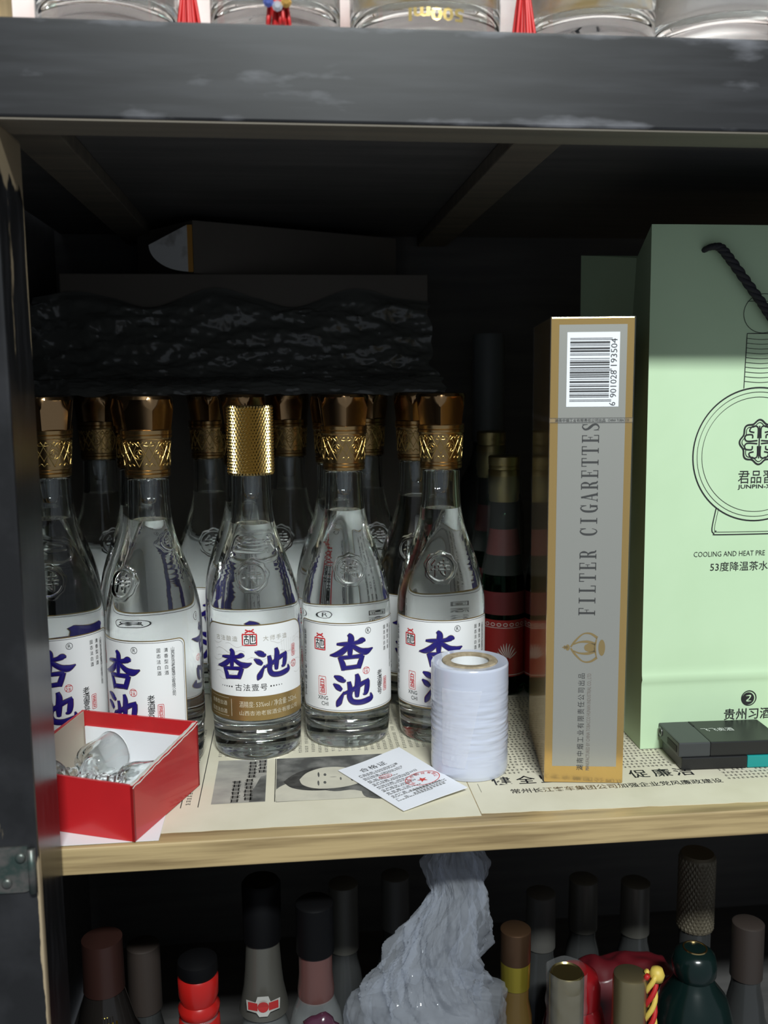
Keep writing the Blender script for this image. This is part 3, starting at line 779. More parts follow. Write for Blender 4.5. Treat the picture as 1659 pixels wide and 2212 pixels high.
# ================================================================= CIGARETTE CARTON
def carton():
    t = thing('cigarette_carton', 'tall gold and silver cigarette carton standing on end in clear wrap', 'carton', (0, 0, TOP), -0.154)
    W, H, D = 4.75, 27.95, 9.0
    GF = mat('mirror gold card', (0.74, 0.46, 0.11), 0.2, metal=0.85, coat=0.5, bump=((0.25, 0.25, 0.18), 0.06, 0.15))
    SF = mat('satin silver card', (0.42, 0.415, 0.375), 0.33, metal=0.6, coat=0.5, coat_rough=0.08)
    MB().box(0, W, 0, D, 0, H).build('carton_body', GF, t, bevel=0.06)
    fr = lambda x, z, h: (x, -0.012-h, z)
    MB().box(0.47, W-0.42, -0.012, 0, 1.05, H-0.42).build('silver_panel', SF, t)
    code = MB().box(0.93, 3.92, -0.03, -0.012, 22.85, 27.1).build('barcode_label', mat('barcode white', (0.84, 0.86, 0.9), 0.35), t)
    Lc = ['0001101','0011001','0010011','0111101','0100011','0110001','0101111','0111011','0110111','0001011']
    par = {'6': 'LGGGLL'}; d = '6901028193504'; bits = '101'
    for i, k in enumerate(d[1:7]):
        c = Lc[int(k)]
        if par['6'][i] == 'G': c = ''.join('1' if q == '0' else '0' for q in c)[::-1]
        bits += c
    bits += '01010'
    for k in d[7:]: bits += ''.join('1' if q == '0' else '0' for q in Lc[int(k)])
    bits += '101'
    m = MB(); zb, mod = 23.15, 3.62/95; i = 0
    at = lambda x, z, h: (x, -0.042, z)
    while i < 95:
        j = i
        while j < 95 and bits[j] == bits[i]: j += 1
        if bits[i] == '1':
            guard = i < 3 or i >= 92 or 45 <= i < 50
            flat(m, rect2d(1.10, 3.50 if guard else 3.36, zb+i*mod, zb+(j-0.12)*mod), at)
        i = j
    m.build('barcode', INK, code)
    m = MB(); up_ = PI/2
    flat(m, text2d('6', h=0.36, rot=up_), at, 3.56, 22.98+0.03)
    flat(m, text2d('901028', w=1.55, h=0.36, rot=up_), at, 3.60, 24.15); flat(m, text2d('193504', w=1.55, h=0.36, rot=up_), at, 3.60, 25.95)
    m.build('barcode_digits', INK, code)
    ink = mat('charcoal print', (0.012, 0.012, 0.012), 0.6)
    at2 = lambda x, z, h: (x, -0.024, z)
    m = MB(); flat(m, rot2d(serif_word('FILTER CIGARETTES', 0.98, 0.685), up_), at2, 2.37, 16.2); m.build('large_lettering', ink, t)
    m = MB(); flat(m, text2d('湖南中烟工业有限责任公司出品', w=6.1, h=0.40, rot=up_, spacing=1.35), at2, 2.14, 3.85); m.build('maker_lettering', ink, t)
    m = MB(); flat(m, text2d('MANUFACTURED BY CHINA TOBACCO HUNAN INDUSTRIAL CO., LTD', w=6.1, h=0.26, rot=up_), at2, 2.62, 3.85); m.build('small_lettering', mat('brown grey print', (0.16, 0.13, 0.11), 0.5), t)
    # crown emblem lying on its side, point to the left
    gp = mat('dull gold print', (0.34, 0.23, 0.075), 0.4, metal=0.6)
    m = MB(); cx, cz = 2.28, 8.5
    q = lambda pts, n=6: flat(m, ribbon2d(pts, n), at2, cx, cz)
    flat(m, disc2d(1.02, 0.0, 0.20, 24, 0.50), at2, cx, cz)
    q([(0.72, 0.62, .06), (0.62, 0.0, .12), (0.72, -0.62, .06)])
    for sg in (1, -1):
        q([(0.75, sg*0.6, .16), (0.35, sg*0.86, .12), (-0.1, sg*0.84, .08), (-0.55, sg*0.42, .12), (-0.82, sg*0.04, .10)])
        q([(0.65, sg*0.22, .16), (0.2, sg*0.36, .16), (-0.3, sg*0.34, .10), (-0.66, sg*0.2, .08)])
    q([(0.62, 0.0, .50), (0.35, 0.0, .58), (0.05, 0.0, .34), (-0.02, 0, .05)])
    flat(m, disc2d(-1.0, 0, 0.13, 16, 0.19), at2, cx, cz); q([(-1.0, 0, .16), (-1.18, 0.02, .12), (-1.34, 0.0, .03)]); q([(-1.18, .13, .08), (-1.18, -.10, .08)])
    m.build('crown_emblem', gp, t)
    # tear strip round the wrap and the folded film edge
    strip = MB().box(-0.02, W+0.02, -0.05, D+0.02, 21.92, 22.22).build('tear_strip', film('tear strip film', (1, 1, 1), 0.08, 0.12), t)
    m = MB(); at3 = lambda x, z, h: (x, -0.062, z)
    flat(m, text2d('湖南中烟工业有限责任公司出品', w=2.9, h=0.19), at3, 1.75, 22.07); flat(m, text2d('CHINA TOBACCO', w=1.2, h=0.14), at3, 3.95, 22.07)
    flat(m, rect2d(0, W, 21.93, 21.95), at3); flat(m, rect2d(0, W, 22.19, 22.21), at3)
    m.build('strip_lettering', INK, strip)
    MB().box(-0.05, W+0.05, -0.06, D+0.05, 0.0, H+0.03).build('clear_wrap', film('carton wrap film', (1, 1, 1), 0.035, 0.06, (0.9, 0.9, 0.9), 1.0, bump=((0.4, 0.4, 0.25), 0.25, 0.1)), t, bevel=0.05)
carton()

# ================================================================= GREEN GIFT BAG
def gift_bag():
    t = thing('gift_bag', 'pale green paper gift bag with black rope handle and line drawing', 'gift bag', (7.75, 4.3, TOP))
    GB = mat('pale green paper', (0.54, 0.71, 0.475), 0.55, spec=0.35, vary=((0.2, 0.2, 0.2), (0.515, 0.685, 0.45), 0.4, 0.7, 3), bump=((0.12, 0.12, 0.10), 0.25, 0.35))
    W, D, H = 22.0, 14.0, 33.9; top_in = -0.25
    # front panel as a grid with a soft bottom crease and slight waviness
    def panel(name, fn, nu, nv):
        m = MB(); V = [fn(i/nu, j/nv) for j in range(nv+1) for i in range(nu+1)]
        m.add(V, [(j*(nu+1)+i, j*(nu+1)+i+1, (j+1)*(nu+1)+i+1, (j+1)*(nu+1)+i) for j in range(nv) for i in range(nu)])
        return m.build(name, GB, t, smooth=True)
    def fy(x, z): return -0.14*math.exp(-((z-4.85)/0.22)**2)+0.10*noise.noise(Vector((x*0.12, z*0.10, 3)))*min(1, z/4)*min(1, x/2)
    def front(u, v): x = u*W; z = v*H; return (x+top_in*v, fy(x, z), z)
    fp = panel('front_panel', front, 50, 120)
    panel('back_panel', lambda u, v: ((1-u)*W+top_in*v, D, v*H), 4, 8)
    mid = lambda v: 0.15+1.35*v
    gs = [lambda u, v: (mid(v)*u+top_in*v*(1-u)+fy(0, v*H)*0, fy(0, v*H)*(1-u)+D/2*u, v*H-1.1*u*v**6), lambda u, v: (mid(v)*(1-u)+top_in*v*u, D/2+D/2*u, v*H-1.1*(1-u)*v**6)]
    for g in gs:
        panel('side_gusset', lambda u, v, g=g: g(1-u, v), 8, 40)
        panel('side_gusset', lambda u, v, g=g: (W-g(u, v)[0], g(u, v)[1], g(u, v)[2]), 8, 40)
    MB().box(0.1, W-0.1, 0.1, D-0.1, 0, 0.05).build('base', GB, t)
    at = lambda x, z, h: (x, fy(x, z)-0.03, z)
    X = lambda x: x-7.75
    Z = lambda z: z-TOP
    m = MB(); cx, cz = X(14.99), Z(19.6)
    for r, wd in ((4.30, .085), (4.02, .03), (3.70, .03)): flat(m, outline(circle2d(cx, cz, r, 96), wd), at)
    # base of the flask, threaded neck and stopper
    def poly(pts, wd, closed=False): flat(m, outline(subdiv_path(pts, 0.3, closed), wd, closed), at)
    for o_, wd in ((0.0, .07), (0.17, .03)):
        poly(spline([(cx-2.62+o_, cz-3.45), (cx-2.85+o_, cz-4.75), (cx-2.7+o_, cz-5.1+o_), (cx-2.3, cz-5.18+o_), (cx+2.3, cz-5.18+o_), (cx+2.7-o_, cz-5.1+o_), (cx+2.85-o_, cz-4.75), (cx+2.62-o_, cz-3.45)], 4), wd)
    nx0, nx1 = cx-1.02, cx+1.02
    poly([(nx0-0.05, cz+4.25), (nx0, cz+7.7), (nx1, cz+7.7), (nx1+0.05, cz+4.25)], .05)
    for k in range(10): poly(spline([(nx0-.03, cz+4.7+0.3*k), (cx, cz+4.62+0.3*k), (nx1+.03, cz+4.7+0.3*k)], 6), .03)
    poly(circle2d(cx, cz+8.95, 1.32, 40, 1.22), .035, True); poly([(cx-1.1, cz+9.7), (cx+1.1, cz+9.7)], .03)
    # knot emblem: lobed rim with interlaced loops
    ex, ez = X(15.1), Z(20.41)
    lob = [((1.34+0.10*math.cos(8*a))*math.cos(a)*0.92+ex, (1.34+0.10*math.cos(8*a))*math.sin(a)+ez) for a in [2*PI*k/96 for k in range(96)]]
    flat(m, outline(lob, .11), at)
    lob = [((1.16+0.10*math.cos(8*a))*math.cos(a)*0.92+ex, (1.16+0.10*math.cos(8*a))*math.sin(a)+ez) for a in [2*PI*k/96 for k in range(96)]]
    flat(m, outline(lob, .05), at)
    for sx in (-1, 1):
        for sz in (-1, 1):
            flat(m, outline(spline([(ex+sx*0.12, ez+sz*0.1), (ex+sx*0.85, ez+sz*0.08), (ex+sx*0.95, ez+sz*0.42), (ex+sx*0.5, ez+sz*0.48), (ex+sx*0.45, ez+sz*0.25)], 6), .09, False), at)
            flat(m, outline(spline([(ex+sx*0.1, ez+sz*0.25), (ex+sx*0.12, ez+sz*0.95), (ex+sx*0.5, ez+sz*1.0), (ex+sx*0.66, ez+sz*0.72), (ex+sx*0.35, ez+sz*0.62)], 6), .09, False), at)
    flat(m, outline([(ex, ez-1.05), (ex, ez+1.05)], .08, False), at)
    m.build('line_drawing', INK, fp)
    for tx, w_, h_, bo, x_, z_ in (('君品習', 2.35, .82, 0, 14.95, 18.15), ('JUNPIN-XIJ', 2.5, .33, .012, 15.02, 17.5), ('COOLING AND HEAT PRE', 4.85, .34, -.006, 13.4, 13.15), ('53度降温茶水', 3.95, .62, 0, 14.1, 12.3), ('贵州习酒', 3.3, .78, .008, 15.15, 2.2)):
        piece('lettering', INK, fp, at, (text2d(tx, w=w_, h=h_, bold=bo), X(x_), Z(z_)))
    m = MB()
    flat(m, outline(circle2d(X(15.18), Z(3.28), 0.50, 36), .07), at); flat(m, disc2d(X(15.13), Z(3.26), 0.42, 30), at)
    m.build('disc_emblem', INK, fp)
    m = MB(); flat(m, ribbon2d([(-.18, .18, .03), (.12, .2, .09), (.05, 0, .07), (-.12, -.16, .09), (.2, -.18, .03)]), lambda x, z, h: (x, fy(x, z)-0.045, z), X(15.15), Z(3.26))
    m.build('disc_emblem_stroke', GB, fp)
    # black braided rope handle
    m = MB(); base = spline([(11.0-7.75, 0.0, 32.4), (11.15-7.75, -0.32, 32.5), (11.7-7.75, -0.55, 32.45), (12.5-7.75, -0.55, 31.6), (13.6-7.75, -0.5, 30.3), (14.6-7.75, -0.48, 29.1), (15.5-7.75, -0.45, 28.0), (17.0-7.75, -0.45, 26.9), (18.8-7.75, -0.45, 26.6),
                       (20.6-7.75, -0.45, 26.9), (22.2-7.75, -0.45, 28.0), (24.2-7.75, -0.5, 30.3), (26.0-7.75, -0.55, 32.45), (26.5-7.75, 0.0, 32.4)], 14)
    for k in range(3):
        pts = [(x+0.13*math.cos(i*0.42+2*PI*k/3), y+0.13*math.sin(i*0.42+2*PI*k/3), z+0.13*math.cos(i*0.42+2*PI*k/3)*0.5) for i, (x, y, z) in enumerate(base)]
        m.tube(pts, 0.17, 7)
    m.build('rope_handle', mat('black cord', (0.02, 0.02, 0.026), 0.8), t, smooth=True)
gift_bag()

# ================================================================= STRETCH FILM ROLL
def film_roll():
    t = thing('film_roll', 'small roll of clear stretch film standing upright on cardboard core', 'film roll', (-4.08, 2.92, TOP))
    H, R = 7.0, 2.43
    FM = mat('wound clear film', (0.55, 0.58, 0.69), 0.16, spec=0.7, coat=0.4)
    b = FM.node_tree.nodes['Principled BSDF']; b.inputs['Subsurface Weight'].default_value = 0.35; b.inputs['Subsurface Radius'].default_value = (0.01, 0.01, 0.012); b.inputs['Subsurface Scale'].default_value = 0.6
    m = MB(); nz, seg = 130, 120
    rings = []
    for i in range(nz+1):
        z = H*i/nz; ring = []
        for k in range(seg):
            a = 2*PI*k/seg
            amp = 0.055*sstep(0.0, 0.5, z/H*1.3 if z < H*0.5 else (H-z)/H*0.9)
            p = Vector((math.sin(a)*1.3, math.cos(a)*1.3, z*4.2))
            q = noise.noise(p)*amp+noise.noise(p*2.3)*amp*0.5-0.05*(1-sstep(0, 0.25, z))-0.06*(1-sstep(0, .12, H-z))
            rr = R+q
            ring.append(len(m.v)); m.v.append((rr*math.sin(a), -rr*math.cos(a), z))
        rings.append(ring)
    for rr, z in ((2.2, H-0.02), (1.76, H-0.03), (1.76, 0.0), (2.3, 0.0)):
        ring = []
        for k in range(seg):
            a = 2*PI*k/seg; ring.append(len(m.v)); m.v.append((rr*math.sin(a), -rr*math.cos(a), z))
        rings.append(ring)
    rings.append(rings[0])
    for A, B in zip(rings, rings[1:]):
        for k in range(seg): j = (k+1) % seg; m.f.append((A[k], A[j], B[j], B[k]))
    m.build('wound_film', FM, t, angle=50)
    CB = mat('grey brown cardboard', (0.42, 0.34, 0.23), 0.85, vary=((2.5, 2.5, 0.5), (0.28, 0.22, 0.14), 0.4, 0.65, 6))
    core = MB().lathe([(1.22, H+0.03), (1.22, 0.0), (1.74, 0.0), (1.74, H+0.0), (1.70, H+0.05), (1.26, H+0.06), (1.22, H+0.03)], 64).build('cardboard_core', CB, t, angle=40)
    MB().lathe([(1.205, H-0.1), (1.205, 0.05)], 64).build('core_lining', mat('white core lining', (0.78, 0.79, 0.80), 0.6, bump=((1.5, 1.5, 0.3), 0.5, 0.1)), core, smooth=True)
    # loose crinkled tail of film
    fm = film('loose film tail', (1, 1, 1), 0.22, 0.08, (0.9, 0.9, 0.95), 1.0)
    m = MB(); nu, nv = 24, 40; V = []
    for j in range(nv+1):
        for i in range(nu+1):
            a = math.radians(-52+58*i/nu*(0.6+0.4*j/nv)); z = 0.9+4.9*j/nv
            r = R+0.10+0.10*abs(noise.noise(Vector((i*0.35, j*0.3, 2)))); V.append((r*math.sin(a), -r*math.cos(a), z))
    m.add(V, [(j*(nu+1)+i, j*(nu+1)+i+1, (j+1)*(nu+1)+i+1, (j+1)*(nu+1)+i) for j in range(nv) for i in range(nu)])
    m.build('film_tail', fm, t, angle=20)
film_roll()

# ================================================================= CERTIFICATE SLIP
def slip():
    A, B, C_, D_ = Vector((-8.2, 6.2)), Vector((-4.92, -0.8)), Vector((-9.05, -3.0)), Vector((-12.46, 3.15))   # top-right, bottom-right, bottom-left, top-left
    t = thing('paper_slip', 'small white printed certificate slip with red oval stamp lying on newspaper', 'paper slip', (0, 0, 0.04))
    PW = mat('white slip paper', (0.82, 0.83, 0.88), 0.55)
    def pt(u, v, h=0):
        p = D_*(1-u)*v+A*u*v+C_*(1-u)*(1-v)+B*u*(1-v)
        z = 0.05+0.16*(1-v)**2*(0.4+u*0.6)+0.10*u*u+0.05*math.sin(3*u+2*v)**2
        return (p.x, p.y, z+h)
    m = MB(); n = 14
    V = [pt(i/n, j/n) for j in range(n+1) for i in range(n+1)]; k = len(V)
    Fs = [(j*(n+1)+i, j*(n+1)+i+1, (j+1)*(n+1)+i+1, (j+1)*(n+1)+i) for j in range(n) for i in range(n)]
    V2 = [(x, y, z-0.03) for x, y, z in V]
    m.add(V+V2, Fs+[tuple(reversed([q+k for q in f])) for f in Fs])
    for i in range(n): m.f += [(k+i, k+i+1, i+1, i), (k+(i+1)*(n+1), k+i*(n+1), i*(n+1), (i+1)*(n+1))]
    s = m.build('sheet', PW, t, smooth=False)
    W = 4.7; H = 7.3
    at = lambda x, y, h: pt(x/W, y/H, 0.012+h)
    piece('title_lettering', INK, s, at, (text2d('合格证', w=1.9, h=0.55, spacing=1.15), 1.9, 6.2))
    rows = ['产品名称: KN95防护口罩', '执行标准: GB2626-2019', '检 验 员:', '生产日期: 2020年06月29日', '检验日期: (同生产日期)', '生产批次: 20200629', '有 效 期: 三年', '生产厂商:', '厂    址:']
    wd = [2.9, 2.9, 1.2, 3.3, 3.1, 2.5, 1.7, 1.1, 0.9]
    for i, (r, w_) in enumerate(zip(rows, wd)):
        piece('lettering_row', INK, s, at, (text2d(r, w=w_, h=0.26), 0.45+w_/2, 5.55-0.52*i))
    m = MB(); rnd = random.Random(2)
    for i in range(11):
        y = 5.32-0.52*i if i < 9 else 1.75-0.2*(i-9); x = 0.45
        x1 = 0.45+(1.5+rnd.random()*1.2) if i < 9 else 4.3
        x = 0.45 if i < 9 else 2.0
        while x < x1:
            l = 0.08+rnd.random()*0.12; flat(m, rect2d(x, x+l, y, y+0.07), at); x += l+0.05
    for y in (1.72, 1.28):
        x = 1.7
        while x < 4.0:
            for k in range(3): flat(m, rect2d(x, x+0.18, y+k*0.08, y+k*0.08+0.035), at)
            flat(m, rect2d(x+0.07, x+0.10, y, y+0.2), at); x += 0.24
    m.build('fine_print', NEWS_INK, s)['kind'] = 'stuff'
    up1 = lambda x, y, h: pt(x/W, y/H, 0.02)
    m = MB()
    flat(m, outline(circle2d(3.35, 2.75, 1.15, 48, 0.85), 0.05), up1)
    star = [(3.25+(0.36 if k % 2 == 0 else 0.14)*math.sin(k*PI/5), 2.62+(0.34 if k % 2 == 0 else 0.13)*math.cos(k*PI/5)) for k in range(10)]
    flat(m, (star, [tuple(range(10))]), up1)
    for k in range(9):
        a = math.radians(200-27.5*k); flat(m, text2d('长江医疗科技有限公'[k], h=0.26, rot=a-PI/2), up1, 3.35+0.92*math.cos(a), 2.75+0.64*math.sin(a))
    piece('small_stamp', mat('stamp red', (0.62, 0.06, 0.05), 0.6), s, up1, (outline(circle2d(1.75, 4.5, 0.45, 30, 0.26), 0.035), 0, 0), (text2d('检验合格', w=0.6, h=0.2), 1.75, 4.5))
    m.build('red_stamp', mat('stamp red', (0.62, 0.06, 0.05), 0.6), s)
slip()

# ================================================================= RED BOX WITH GLASSES
def red_box():
    Fp, RB = Vector((-23.78, -4.80)), Vector((-20.98, 2.15))
    e = (RB-Fp); Dp = e.length; e.normalize(); w_ = Vector((-e.y, e.x)); W = 8.0
    t = thing('red_gift_box', 'torn red cardboard gift box base holding small glasses', 'box', (Fp.x, Fp.y, 0.075), math.atan2(e.y, e.x)-PI/2)
    # local: x from 0 to -W (left), y from 0 to Dp (back)
    RED = mat('glossy red card', (0.52, 0.018, 0.022), 0.28, spec=0.5, coat=0.2, vary=((0.3, 0.3, 0.3), (0.46, 0.016, 0.02), 0.4, 0.7, 3))
    TAN = mat('bare greyboard', (0.46, 0.40, 0.32), 0.8)
    hf, hb, th = 3.15, 4.05, 0.16
    def wall(name, a, b, ha, hb_, nrm, torn=0.0):
        m = MB(); n = 24; V = []; a = Vector(a); b = Vector(b); nr = Vector(nrm)
        for i in range(n+1):
            u = i/n; p = a+(b-a)*u; hh = ha+(hb_-ha)*u-torn*abs(noise.noise(Vector((u*9, 3.3, 0))))
            q = p+nr*th
            V += [(p.x, p.y, 0), (p.x, p.y, hh), (q.x, q.y, hh-torn*0.2), (q.x, q.y, 0)]
        m.add(V, [(4*i+k, 4*i+4+k, 4*i+4+(k+1) % 4, 4*i+(k+1) % 4) for i in range(n) for k in range(4)]+[(0, 1, 2, 3), (4*n+3, 4*n+2, 4*n+1, 4*n)])
        return m
    wall('w', (-W, 0), (0, 0), hf+0.15, hf, (0, 1)).build('front_wall', RED, t)
    wall('w', (-W, Dp), (0, Dp), hb, hb, (0, -1)).build('back_wall', RED, t)
    rw = wall('w', (0, 0), (0, Dp), hf, hb, (-1, 0), 0.14).build('right_wall', RED, t)
    lw = wall('w', (-W, 0), (-W, Dp), hf+0.15, hb, (1, 0)).build('left_wall', RED, t)
    wall('w', (-W+th, 0.2), (-W+th, Dp-0.2), hf, hb-0.02, (0.35, 0)).build('greyboard_lining', TAN, lw)
    m = MB(); n = 40
    V = []
    for i in range(n+1):
        u = i/n; y = Dp*u; hh = hf+(hb-hf)*u-0.05; j = 0.10*noise.noise(Vector((u*14, 1.2, 4))); k = 0.10*noise.noise(Vector((u*17, 5.2, 1)))
        V += [(0.02+0.02*abs(j), y, hh-0.12+j), (-0.05, y, hh+0.08+k*0.6), (-0.26-abs(k), y, hh-0.02+j)]
    m.add(V, [(3*i+k, 3*i+3+k, 3*i+4+k, 3*i+1+k) for i in range(n) for k in range(2)])
    m.build('torn_edge', mat('torn white paper fibre', (0.62, 0.60, 0.55), 0.9), rw)
    MB().box(-W+th, -th, th, Dp-th, 0.02, 0.14).build('floor_card', RED, t)
    LIN = mat('white paper liner', (0.78, 0.79, 0.82), 0.6)
    lin = MB()
    lin.box(-W+0.3, -0.25, Dp-0.30, Dp-0.18, 0.14, 3.1)
    lin.box(-W+0.3, -0.25, 0.3, Dp-0.3, 0.14, 0.24)
    lin.build('paper_liner', LIN, t)
    return t, Dp, W
box_t, BD, BW = red_box()
def goblet(label, base, direction, tilt):
    """little stemmed spirit glass lying on its side; axis along direction"""
    prof = [(0, 0.02), (1.15, 0.0), (1.22, 0.06), (1.1, 0.16), (0.5, 0.26), (0.26, 0.42), (0.22, 0.75), (0.36, 0.95), (0.40, 1.05), (0.30, 1.2), (0.24, 1.5), (0.3, 1.75), (0.55, 1.95), (0.9, 2.3), (1.1, 2.9), (1.16, 3.6), (1.25, 4.3), (1.34, 4.6),
            (1.28, 4.63), (1.18, 4.3), (1.06, 3.6), (0.98, 2.95), (0.75, 2.45), (0.4, 2.2), (0, 2.12)]
    t = thing('spirit_glass', label, 'glass', base, 0, 'spirit glasses in the red box')
    d = Vector(direction).normalized(); a = d.cross(Vector((0, 0, 1))).normalized(); b = d.cross(a)
    facet = lambda r, z, an: r*(1+0.05*math.cos(9*an)*sstep(1.9, 2.4, z)*(1-sstep(3.2, 3.8, z)))
    def mp(p): return a*p.x+b*p.y+d*(p.z-2.3)
    g = MB().lathe(spline(prof[:18], 2)[:-1]+prof[17:], 54, rfun=facet).tf(mp).build('bowl_and_stem', GLASS, t, angle=60)
    MB().tube([mp(Vector((1.30*math.sin(k*PI/16), 1.30*math.cos(k*PI/16), 4.61))) for k in range(32)], 0.05, 6, True).build('rim', mat('bright glass rim', (0.8, 0.82, 0.83), 0.06, spec=1.0), t, smooth=True)
    return t
def box_pt(x, y, z):
    M = Matrix.Rotation(box_t.rotation_euler[2], 3, 'Z'); p = M @ Vector((x, y, z)); return (p.x-23.78, p.y-4.80, p.z+0.075)
def box_dir(x, y, z): return Matrix.Rotation(box_t.rotation_euler[2], 3, 'Z') @ Vector((x, y, z))
goblet('small stemmed spirit glass lying in red box with rim to the right', box_pt(-2.75, 3.6, 1.62), box_dir(1, 0.12, 0.02), 0)
goblet('small stemmed spirit glass in red box nearest the black post', box_pt(-6.2, 4.9, 1.62), box_dir(0.22, 1, 0.02), 0)
ws = MB().box(-34, -22.55, -4.7, -0.5, 0.036, 0.062).build('white_paper_sheet', mat('plain white paper', (0.80, 0.80, 0.82), 0.6))
tag(ws, 'plain white paper sheet sticking out under the red box', 'paper')

# ================================================================= LIGHTERS
def lighter(label, x0, y0, z0, L, Wd, H, upper):
    t = thing('lighter', label, 'lighter', (x0, y0, z0), -0.035, 'flat lighters in front of the gift bag')
    BK = mat('matt black plastic', (0.012, 0.012, 0.013), 0.38)
    DG = mat('dark grey plastic', (0.042, 0.045, 0.048), 0.42)
    if upper:
        MB().box(2.05, L, 0, Wd, 0, H).build('body', BK, t, bevel=0.09)
        hd = MB().box(0, 2.05, 0, Wd, 0, H).build('lid', DG, t, bevel=0.09)
        MB().box(-0.03, 0.06, 0.35, 1.9, 0.22, 0.62).build('slot', mat('slot black', (0.004, 0.004, 0.004), 0.6), hd)
        MB().lathe([(0.30, 0), (0.32, 0.05), (0.22, 0.06), (0.2, 0.0), (0, 0.0)], 24).tf(lambda p: (-p.z-0.0, Wd-0.55+p.x, H*0.55+p.y)).build('pivot_ring', mat('dull steel', (0.22, 0.22, 0.22), 0.35, metal=0.8), hd, smooth=True)
        MB().box(2.0, 2.12, Wd-0.9, Wd-0.1, H-0.12, H+0.015).build('hinge_notch', mat('slot black', (0, 0, 0)), hd)
        m = MB(); flat(m, text2d('飞飞卖酒', w=2.1, h=0.55), lambda x, y, h: (x, y, H+0.012), 3.35, 2.05); m.build('white_lettering', WHITE_INK, t)
    else:
        MB().box(0, 4.25, 0, Wd, 0, H).build('body', BK, t, bevel=0.08)
        MB().box(4.25, L, 0, Wd, 0, H).build('teal_end', mat('teal plastic', (0.01, 0.26, 0.25), 0.35), t, bevel=0.08)
lighter('black and teal lighter lying underneath another black one', 9.05, 0.66, TOP, 6.6, 3.4, 0.80, False)
lighter('matt black lighter with white lettering on top of the teal one', 8.86, 0.75, 0.80+TOP+0.005, 6.8, 3.7, 0.95, True)

# ================================================================= GREEN BOTTLES BEHIND
def green_bottle(label, loc, face, scale, red_label=True):
    t = thing('green_bottle', label, 'bottle', loc, math.radians(face), 'small green bottles at the back right')
    k = scale
    GG = glass('dark green glass', (0.16, 0.33, 0.22), 1.5)
    prof = [(0, 0.2), (1.3, 0.05), (1.62, 0.15), (1.72, 0.5), (1.74, 1.0), (1.74, 6.0), (1.70, 8.4), (1.60, 9.4), (1.36, 10.8), (1.16, 12.2), (1.06, 13.4), (1.02, 15.4), (0.9, 15.4), (0.9, 13.4), (1.0, 12.2), (1.2, 10.8), (1.42, 9.5), (1.52, 8.3), (1.54, 1.1), (1.3, 0.7), (0, 0.7)]
    MB().lathe([(r, z*k) for r, z in prof], 48).build('glass_body', GG, t, smooth=True)
    cap = MB().lathe([(0, 15.2*k), (1.1, 15.2*k), (1.18, 15.35*k), (1.16, 15.7*k), (1.22, 15.8*k), (1.22, 17.6*k), (1.16, 17.7*k), (1.2, 17.85*k), (1.16, 18.0*k), (1.22, 18.15*k), (1.22, 18.65*k), (1.1, 18.75*k), (0, 18.75*k)], 40).build('cap', mat('dull gold cap', (0.36, 0.30, 0.14), 0.35, metal=0.9), t, angle=35)
    if red_label:
        RL = mat('red label paper', (0.27, 0.014, 0.012), 0.45)
        m = MB().lathe([(1.765, 1.6*k), (1.765, 6.1*k)], 48).build('label', RL, t, smooth=True)
        W_ = wrap(1.785); pr = MB()
        for s0 in (-3.2, 0, 3.2):
            for q in range(9):
                a = math.radians(20+17.5*q); flat(pr, ribbon2d([(s0+0.15*math.cos(a), 3.0+0.15*math.sin(a), .02), (s0+0.6*math.cos(a+.2), 3.1+0.8*math.sin(a), .09), (s0+0.85*math.cos(a+.1), 3.2+1.1*math.sin(a), .02)], 4), W_)
        for q in range(22):
            flat(pr, outline(circle2d(-5.2+q*0.5, 5.75*k, 0.16, 12, 0.12), 0.05), W_)
        flat(pr, outline([(-5.5+0.3*q, 5.5*k) for q in range(37)], 0.04, False), W_); flat(pr, outline([(-5.5+0.3*q, 1.75*k) for q in range(37)], 0.05, False), W_)
        pr.build('white_phoenix_print', mat('silver grey ink', (0.6, 0.56, 0.52), 0.5), m)
        MB().lathe([(1.76, 6.5*k), (1.745, 8.3*k)], 48).build('shoulder_label', mat('dark red band', (0.11, 0.012, 0.014), 0.5), t, smooth=True)
        MB().lathe([(1.36, 11.1*k), (1.10, 13.1*k)], 48).build('neck_label', mat('faded red band', (0.14, 0.016, 0.016), 0.5), t, smooth=True)
    sl = MB(); seg, nv = 40, 40; V = []
    for j in range(nv+1):
        z = (9.6+7.6*j/nv)*k; r0 = interp([(1.66, 9.6*k), (1.42, 10.8*k), (1.25, 12.2*k), (1.18, 13.5*k), (1.18, 15.2*k), (1.3, 15.8*k), (1.3, 17.3*k)], z)
        for i in range(seg):
            a = 2*PI*i/seg; r = r0+0.04+0.14*abs(noise.noise(Vector((math.sin(a)*1.5, math.cos(a)*1.5, z*0.8))))
            V.append((r*math.sin(a), -r*math.cos(a), z))
    sl.add(V, [(j*seg+i, j*seg+(i+1) % seg, (j+1)*seg+(i+1) % seg, (j+1)*seg+i) for j in range(nv) for i in range(seg)])
    sl.build('shrink_sleeve', film('dusty clear sleeve', (0.92, 0.94, 0.92), 0.12, 0.18, (0.35, 0.37, 0.35), 0.9), t, angle=25)
    return t
green_bottle('small green bottle with red phoenix label and gold cap left of the carton', (1.45, 17.5, TOP), 0, 1.0)
green_bottle('small green bottle half hidden behind the left edge of the tall carton', (4.75, 16.6, TOP), -10, 1.0)
green_bottle('slightly taller green bottle whose gold cap shows above the nearer green one', (1.75, 23.5, TOP), 5, 1.085)
tb = thing('tall_bottle', 'tall dark bottle standing in shadow behind the green bottles', 'bottle', (3.1, 31, TOP))
